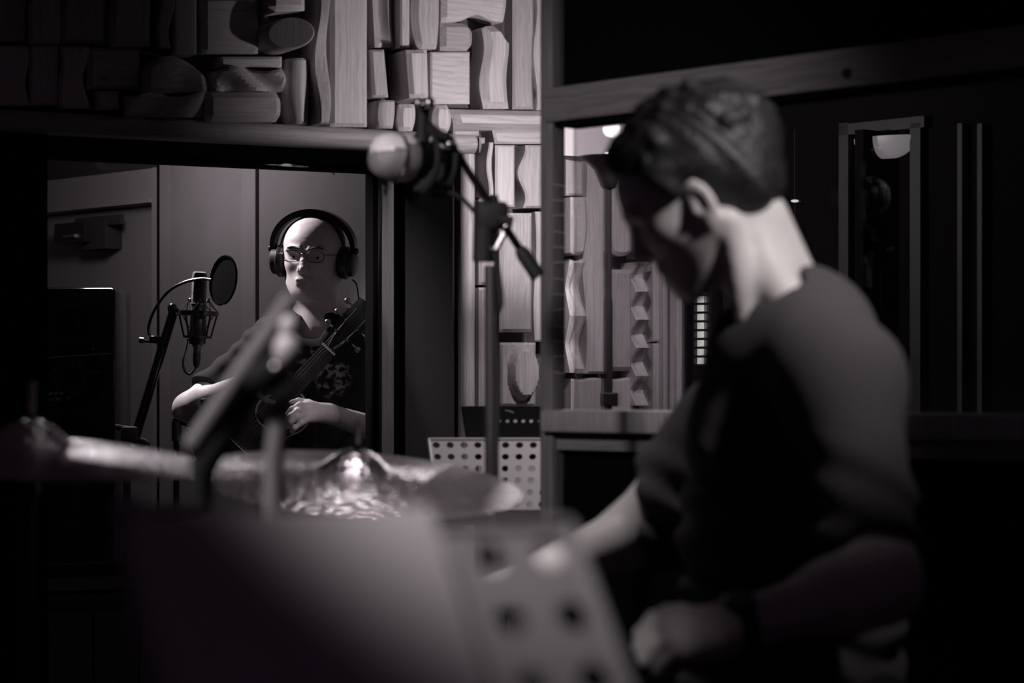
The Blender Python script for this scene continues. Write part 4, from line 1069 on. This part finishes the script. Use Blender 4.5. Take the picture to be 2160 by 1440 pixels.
# ================================================================== music stands
def plate(origin, wv, uv, W_, H_, nx, ny, rf, th, taper=0.0, holes=None, ms='grey_paint'):
    """perforated sheet: origin = top centre, wv right, uv up; v runs down"""
    nv = wv.cross(uv).normalized(); V = []; Fc = []; N = 12
    cw, chh = W_ / nx, H_ / ny
    def P(x, y, z):
        f = 1 - taper * (y / H_)
        return origin + wv * (x * f) - uv * y + nv * z
    for j in range(ny):
        for i in range(nx):
            x0, y0 = -W_ / 2 + i * cw, j * chh; cx_, cy_ = x0 + cw / 2, y0 + chh / 2
            if holes is not None and (i, j) not in holes:
                b = len(V)
                for z in (0, -th): V += [P(x0, y0, z), P(x0 + cw, y0, z), P(x0 + cw, y0 + chh, z), P(x0, y0 + chh, z)]
                Fc += [(b, b + 3, b + 2, b + 1), (b + 4, b + 5, b + 6, b + 7)]
                continue
            b = len(V)
            for z in (0, -th):
                for k in range(N):
                    a = 2 * pi * k / N + pi / 4; ca, sa = math.cos(a), sin(a); m_ = max(abs(ca), abs(sa))
                    V.append(P(cx_ + cw / 2 * ca / m_, cy_ + chh / 2 * sa / m_, z))
                for k in range(N):
                    a = 2 * pi * k / N + pi / 4
                    V.append(P(cx_ + rf * math.cos(a), cy_ + rf * sin(a), z))
            for k in range(N):
                k2 = (k + 1) % N
                Fc += [(b + k, b + k2, b + N + k2, b + N + k)[::-1], (b + 2 * N + k, b + 2 * N + k2, b + 3 * N + k2, b + 3 * N + k), (b + N + k, b + N + k2, b + 3 * N + k2, b + 3 * N + k)]
    return V, Fc
def music_stand(name_label, top, theta, lean, W_, H_, nx, ny, rf, m, taper=0.0, holes=None, floor=0.0, rimr=.003, lip=True):
    b_ = Vector((-sin(theta), math.cos(theta), 0)); wv = Vector((math.cos(theta), sin(theta), 0))
    uv = (Z_ * math.cos(lean) + b_ * sin(lean)).normalized(); nv = wv.cross(uv).normalized()
    if nv.y > 0: nv = -nv
    foot = top - uv * H_ * .6 + b_ * .03
    root = empty('music_stand', (foot.x, foot.y, floor), name_label, 'music stand')
    V, Fc = plate(top, wv, uv, W_, H_, nx, ny, rf, .0015, taper, holes)
    obj('desk', V, Fc, m, root)
    edge = [top - wv * W_ / 2, top + wv * W_ / 2, top + wv * W_ / 2 * (1 - taper) - uv * H_, top - wv * W_ / 2 * (1 - taper) - uv * H_, top - wv * W_ / 2]
    obj('rim', *part_merge(*[g_tube([edge[i], edge[i + 1]], rimr, 8) for i in range(4)]), m, root, True)
    if lip: obj('lip', *g_box(top - uv * (H_ + .002) + nv * .025, wv, uv, nv, W_ * (1 - taper), .003, .05), m, root)
    obj('pole', *g_tube([(foot.x, foot.y, floor + .12), foot], .0095, 10), 'dark_metal', root, True)
    for k in range(3):
        a = 2 * pi * k / 3 + .9
        obj('leg', *g_tube([(foot.x, foot.y, floor + .2), (foot.x + .22 * math.cos(a), foot.y + .22 * sin(a), floor + .008)], .007, 8), 'dark_metal', root, True)
    return root, wv, uv, nv
# grey stand behind the central cymbal, black one behind it
tp = W(1052, 926, 5.0)
music_stand('light grey perforated music stand behind the central cymbal', tp, 0.0, math.radians(38), .29, .21, 10, 7, .0078, 'grey_paint', .18)
tp = W(1062, 858, 5.25)
msb, wv, uv, nv = music_stand('black perforated music stand beyond the light grey one', tp, 0.0, math.radians(30), .182, .14, 10, 6, .0048, 'black_plastic', .22, {(i, 1) for i in range(3, 10)}, rimr=.002)
c = W(1075, 868, 5.20)
obj('desk_logo', *part_merge(g_tube(bez([c + Vector((x * .001, -.012, z * .001)) for x, z in ((-10, 4), (-6, 1), (-5, 4), (-1, 0), (1, 3), (4, -2), (6, 1), (9, -3))], 40), .0006, 5), g_tube(bez([c + Vector((x * .001, -.012, z * .001)) for x, z in ((-8, 3), (-3, 2), (2, 1), (8, -2))], 12), .0006, 5)), 'bone', msb)
# stand close to the lens with a sheet of paper
th_, ln_ = math.radians(30), math.radians(36)
tp = W(748, 1118, 1.36)
msn, wv, uv, nv = music_stand('large out-of-focus perforated music stand in the foreground', tp, th_, ln_, .282, .25, 7, 6, .0105, 'near_grey', .0, None, 0.0, .0035)
pc = tp - wv * .0495 - uv * .123 + nv * .0115
pp = obj('music_folder', *g_box(pc, wv, uv, nv, .18, .25, .019, .002), 'paper'); tagset(pp, 'plain pale music folder resting on the foreground music stand', 'folder')

# ================================================================== in the booth: microphones, loudspeaker
MD = 6.62
bm_ = empty('microphone_stand', (W(255, 960, MD).x, MD, 0), 'black boom stand with gooseneck left of the singer', 'microphone stand')
obj('boom_arm', *g_tube([W(364, 655, MD), W(282, 925, MD)], .0105, 12), 'tube_black', bm_, True) if 'tube_black' in MATS else obj('boom_arm', *g_tube([W(364, 655, MD), W(282, 925, MD)], .0105, 12), mat('tube_black', .03, .25, .6), bm_, True)
obj('inner_tube', *g_tube([W(372, 662, MD - .01), W(292, 925, MD - .01)], .0035, 8), 'tube_black', bm_, True)
obj('end_ball', *g_sphere(W(364, 650, MD), .014, 14, 10), 'black_gloss', bm_, True)
obj('clutch', *part_merge(g_box(W(275, 918, MD), X_, Y_, Z_, .05, .045, .05, .01), g_tube([W(243, 900, MD), W(275, 905, MD)], .008, 8), g_sphere(W(300, 940, MD), .022, 12, 8)), 'rubber', bm_, True)
obj('pole', *g_tube([W(268, 930, MD), (W(268, 930, MD).x, MD, .05)], .011, 12), 'tube_black', bm_, True)
obj('clamp', *part_merge(g_box(W(328, 716, MD), X_, Y_, Z_, .03, .03, .02, .003), g_tube([W(302, 719, MD), W(335, 722, MD)], .0035, 8)), 'black_gloss', bm_, True)
obj('clamp_knob', *g_tube([W(294, 717, MD), W(303, 718, MD)], .0085, 10), 'steel', bm_, True)
obj('gooseneck', *g_tube(bez([W(315, 708, MD), W(314, 686, MD), W(328, 650, MD - .01), W(356, 614, MD - .02), W(390, 595, MD - .03), W(425, 588, MD - .05), W(446, 590, MD - .10)], 40), .0042, 8), 'tube_black', bm_, True)
for k in range(3):
    a = 2 * pi * k / 3 + .2
    obj('leg', *g_tube([(W(268, 930, MD).x, MD, .12), (W(268, 930, MD).x + .28 * math.cos(a), MD + .28 * sin(a), .01)], .008, 8), 'tube_black', bm_, True)
pf = empty('pop_filter', W(470, 590, MD - .1), 'round black pop filter beside the vocal microphone', 'pop filter')
pn = Vector((-.78, -.62, .10)).normalized(); pc = W(471, 591, MD - .10)
obj('hoop', *g_torus(pc, pn, .066, .0035, 40, 8), 'black_gloss', pf, True)
obj('mesh', *g_lathe(pc, pn, [(0, .001), (.066, .001), (.066, -.001), (0, -.001)], 40), 'pop_mesh', pf)
vm = empty('microphone', W(425, 650, MD), 'large black vocal microphone in a spider mount', 'microphone')
up_ = Vector((.035, 0, 1)).normalized(); c = W(416, 726, MD)
obj('body', *g_lathe(c, up_, [(0, 0), (.020, 0), (.023, .004), (.023, .105), (.0215, .107), (.0215, .112), (0, .112)], 28), 'black_plastic', vm, True, 40)
obj('head_grille', *g_lathe(c + up_ * .112, up_, [(.0205, 0), (.0205, .075), (.019, .083), (.014, .087), (0, .088)], 28), mat('mic_grille', .05, .35, .8, bump=.8, bscale=1500), vm, True, 40)
obj('band', *g_torus(c + up_ * .111, up_, .022, .0015, 28, 6), 'steel', vm, True)
obj('connector', *g_lathe(c, -up_, [(.014, 0), (.014, .006), (.010, .008), (.010, .022), (.0095, .024), (0, .024)], 18), 'steel_dim', vm, True)
obj('cable_plug', *g_lathe(c - up_ * .022, -up_, [(0, 0), (.010, 0), (.011, .012), (.009, .035), (.005, .042), (0, .042)], 16), 'rubber', vm, True)
obj('cable', *g_tube(bez([c - up_ * .060, W(410, 780, MD), W(400, 789, MD), W(390, 782, MD), W(386, 762, MD), W(392, 735, MD + .01), W(396, 715, MD + .02)], 36), .0032, 8), 'rubber', vm, True)
rc = c + up_ * .085
obj('mount_ring', *g_lathe(rc, up_, [(.050, -.006), (.056, -.006), (.056, .006), (.050, .006)], 36, True), 'black_plastic', vm, True, 40)
obj('mount_ring', *g_lathe(rc - up_ * .065, up_, [(.034, -.003), (.039, -.003), (.039, .003), (.034, .003)], 30, True), 'black_plastic', vm, True, 40)
for k in range(6):
    a = 2 * pi * k / 6 + .3; r_ = Vector((math.cos(a), sin(a), 0)); r2 = Vector((math.cos(a + .5), sin(a + .5), 0)); r3 = Vector((math.cos(a - .5), sin(a - .5), 0))
    obj('mount_strut', *g_tube([rc + r_ * .053, rc - up_ * .065 + r_ * .037], .0028, 6), 'black_plastic', vm)
    obj('elastic', *part_merge(g_tube([rc + r_ * .052 + up_ * .004, rc + r2 * .030 + up_ * .034], .0012, 5), g_tube([rc + r_ * .052 + up_ * .004, rc + r3 * .030 + up_ * .034], .0012, 5), g_tube([rc + r2 * .050, rc - up_ * .05 + r_ * .026], .0012, 5)), 'rubber', vm)
    obj('elastic_pin', *g_tube([rc + r2 * .026 + up_ * .030, rc + r2 * .032 + up_ * .040], .0022, 6), 'steel', vm)
obj('mount_arm', *g_tube([W(366, 652, MD), W(376, 656, MD), rc - Vector((.052, 0, 0))], .006, 8), 'black_gloss', vm, True)
# guitar microphone
gm = empty('microphone', W(437, 860, 6.55), 'small flat black microphone in front of the guitar', 'microphone')
obj('body', *g_box(W(438, 862, 6.50), Vector((.99, 0, .1)), Y_, Vector((-.1, 0, .99)), .034, .02, .058, .006), 'black_plastic', gm, True)
obj('stalk', *g_tube([W(432, 882, 6.50), W(426, 905, 6.51), W(402, 900, 6.52)], .003, 8), 'rubber', gm, True)
obj('cable', *g_tube(bez([W(434, 884, 6.50), W(440, 925, 6.51), W(430, 948, 6.51), W(410, 940, 6.52), W(396, 905, 6.52)], 24), .0022, 6), 'rubber', gm, True)
gs = empty('microphone_stand', (W(372, 960, 6.53).x, 6.53, 0), 'short black microphone stand below the elbow of the singer', 'microphone stand')
obj('clutch', *g_tube([W(372, 888, 6.53), W(373, 930, 6.53)], [.013, .014], 12), 'rubber', gs, True)
obj('pole', *g_tube([W(372, 930, 6.53), (W(372, 930, 6.53).x, 6.53, .05)], .0085, 10), 'tube_black', gs, True)
obj('boom_arm', *g_tube([W(366, 884, 6.53), W(408, 900, 6.52)], .006, 8), 'tube_black', gs, True)
for k in range(3):
    a = 2 * pi * k / 3 + .2
    obj('leg', *g_tube([(W(372, 930, 6.53).x, 6.53, .12), (W(372, 930, 6.53).x + .2 * math.cos(a), 6.53 + .2 * sin(a), .01)], .007, 8), 'tube_black', gs, True)
# loudspeaker cabinet
SPD = 7.0
a0, a1 = W(62, 605, SPD), W(245, 608, SPD)
sp = empty('loudspeaker', ((a0.x + a1.x) / 2, SPD + .12, 0), 'tall glossy black loudspeaker at the left of the booth', 'loudspeaker')
ctr = Vector(((a0.x + a1.x) / 2, SPD + .14, a0.z / 2))
obj('cabinet', *g_box(ctr, Vector((1, 0, 0)), Y_, Z_, a1.x - a0.x, .28, a0.z, .016), 'black_gloss', sp, True)
for zz, r in ((a0.z - .10, .035), (a0.z - .26, .080), (a0.z - .46, .080)):
    obj('driver', *g_lathe((ctr.x, SPD, zz), (0, -1, 0), [(r * 1.15, -.002), (r * 1.15, .004), (r, .005), (r * .93, .001), (r * .4, -.0015), (r * .3, .003), (0, .006)], 32), 'speaker_cone', sp, True)
for dx in (-.02, .02):
    for zz in (a0.z - .18, a0.z - .23): obj('badge_screw', *g_sphere((ctr.x + .04 + dx, SPD - .002, zz), .002, 8, 6), 'steel', sp)
# glowing half-bowl added for a reflection in the glass, half hidden by a panel
u_, z_ = SIDE.hit(1872, 308); cpos = SIDE.pt(u_, .03, z_)
sc_ = empty('reflection_bowl', cpos, 'glowing half-bowl imitating a reflection in the glass at right', 'reflection')
V = []; Fc = []; nA, nB = 16, 10; rB = .092; hB = .052
for j in range(nB + 1):
    f = j / nB; r = rB * math.cos(f * pi / 2 * .86); z = -hB * sin(f * pi / 2) 
    for i in range(nA + 1):
        a = pi * i / nA
        V.append(SIDE.pt(u_ + r * math.cos(a), .005 + r * .55 * sin(a), z_ + z + .02))
for j in range(nB):
    for i in range(nA):
        b = j * (nA + 1) + i; Fc.append((b, b + 1, b + nA + 2, b + nA + 1))
obj('reflection_half_bowl', V, Fc, emit('reflected_glow', (1, .92, .95), .16), sc_, True)
SIDE.obj('wall_panel', SIDE.box(SIDE.hit(1803, 500, .09)[0], SIDE.hit(1860, 500, .02)[0], 0, .09, 0, SIDE.hit(1800, 285)[1]), 'black_fabric', sw)
obj('reflection_back_plate', *g_box(SIDE.pt(u_, .006, z_ - .01), SIDE.a, SIDE.n, Z_, .05, .008, .05, .002), 'lamp_metal', sc_)
# cord with a glowing bead in place of a glint
u_, z_ = SIDE.hit(1693, 425); b0 = SIDE.pt(u_, .03, z_)
hc = empty('hanging_cord', b0, 'thin hanging cord with a glowing bead imitating a glint', 'cord')
obj('cord', *g_tube([b0 + Vector((0, 0, .18)), b0 - Vector((0, 0, .38))], .0008, 5), 'batten_paint', hc)
obj('glint_bead', *g_sphere(b0, .0045, 12, 8, (2.2, 1, .8)), emit('glint_glow', (1, .96, .94), .9), hc, True)
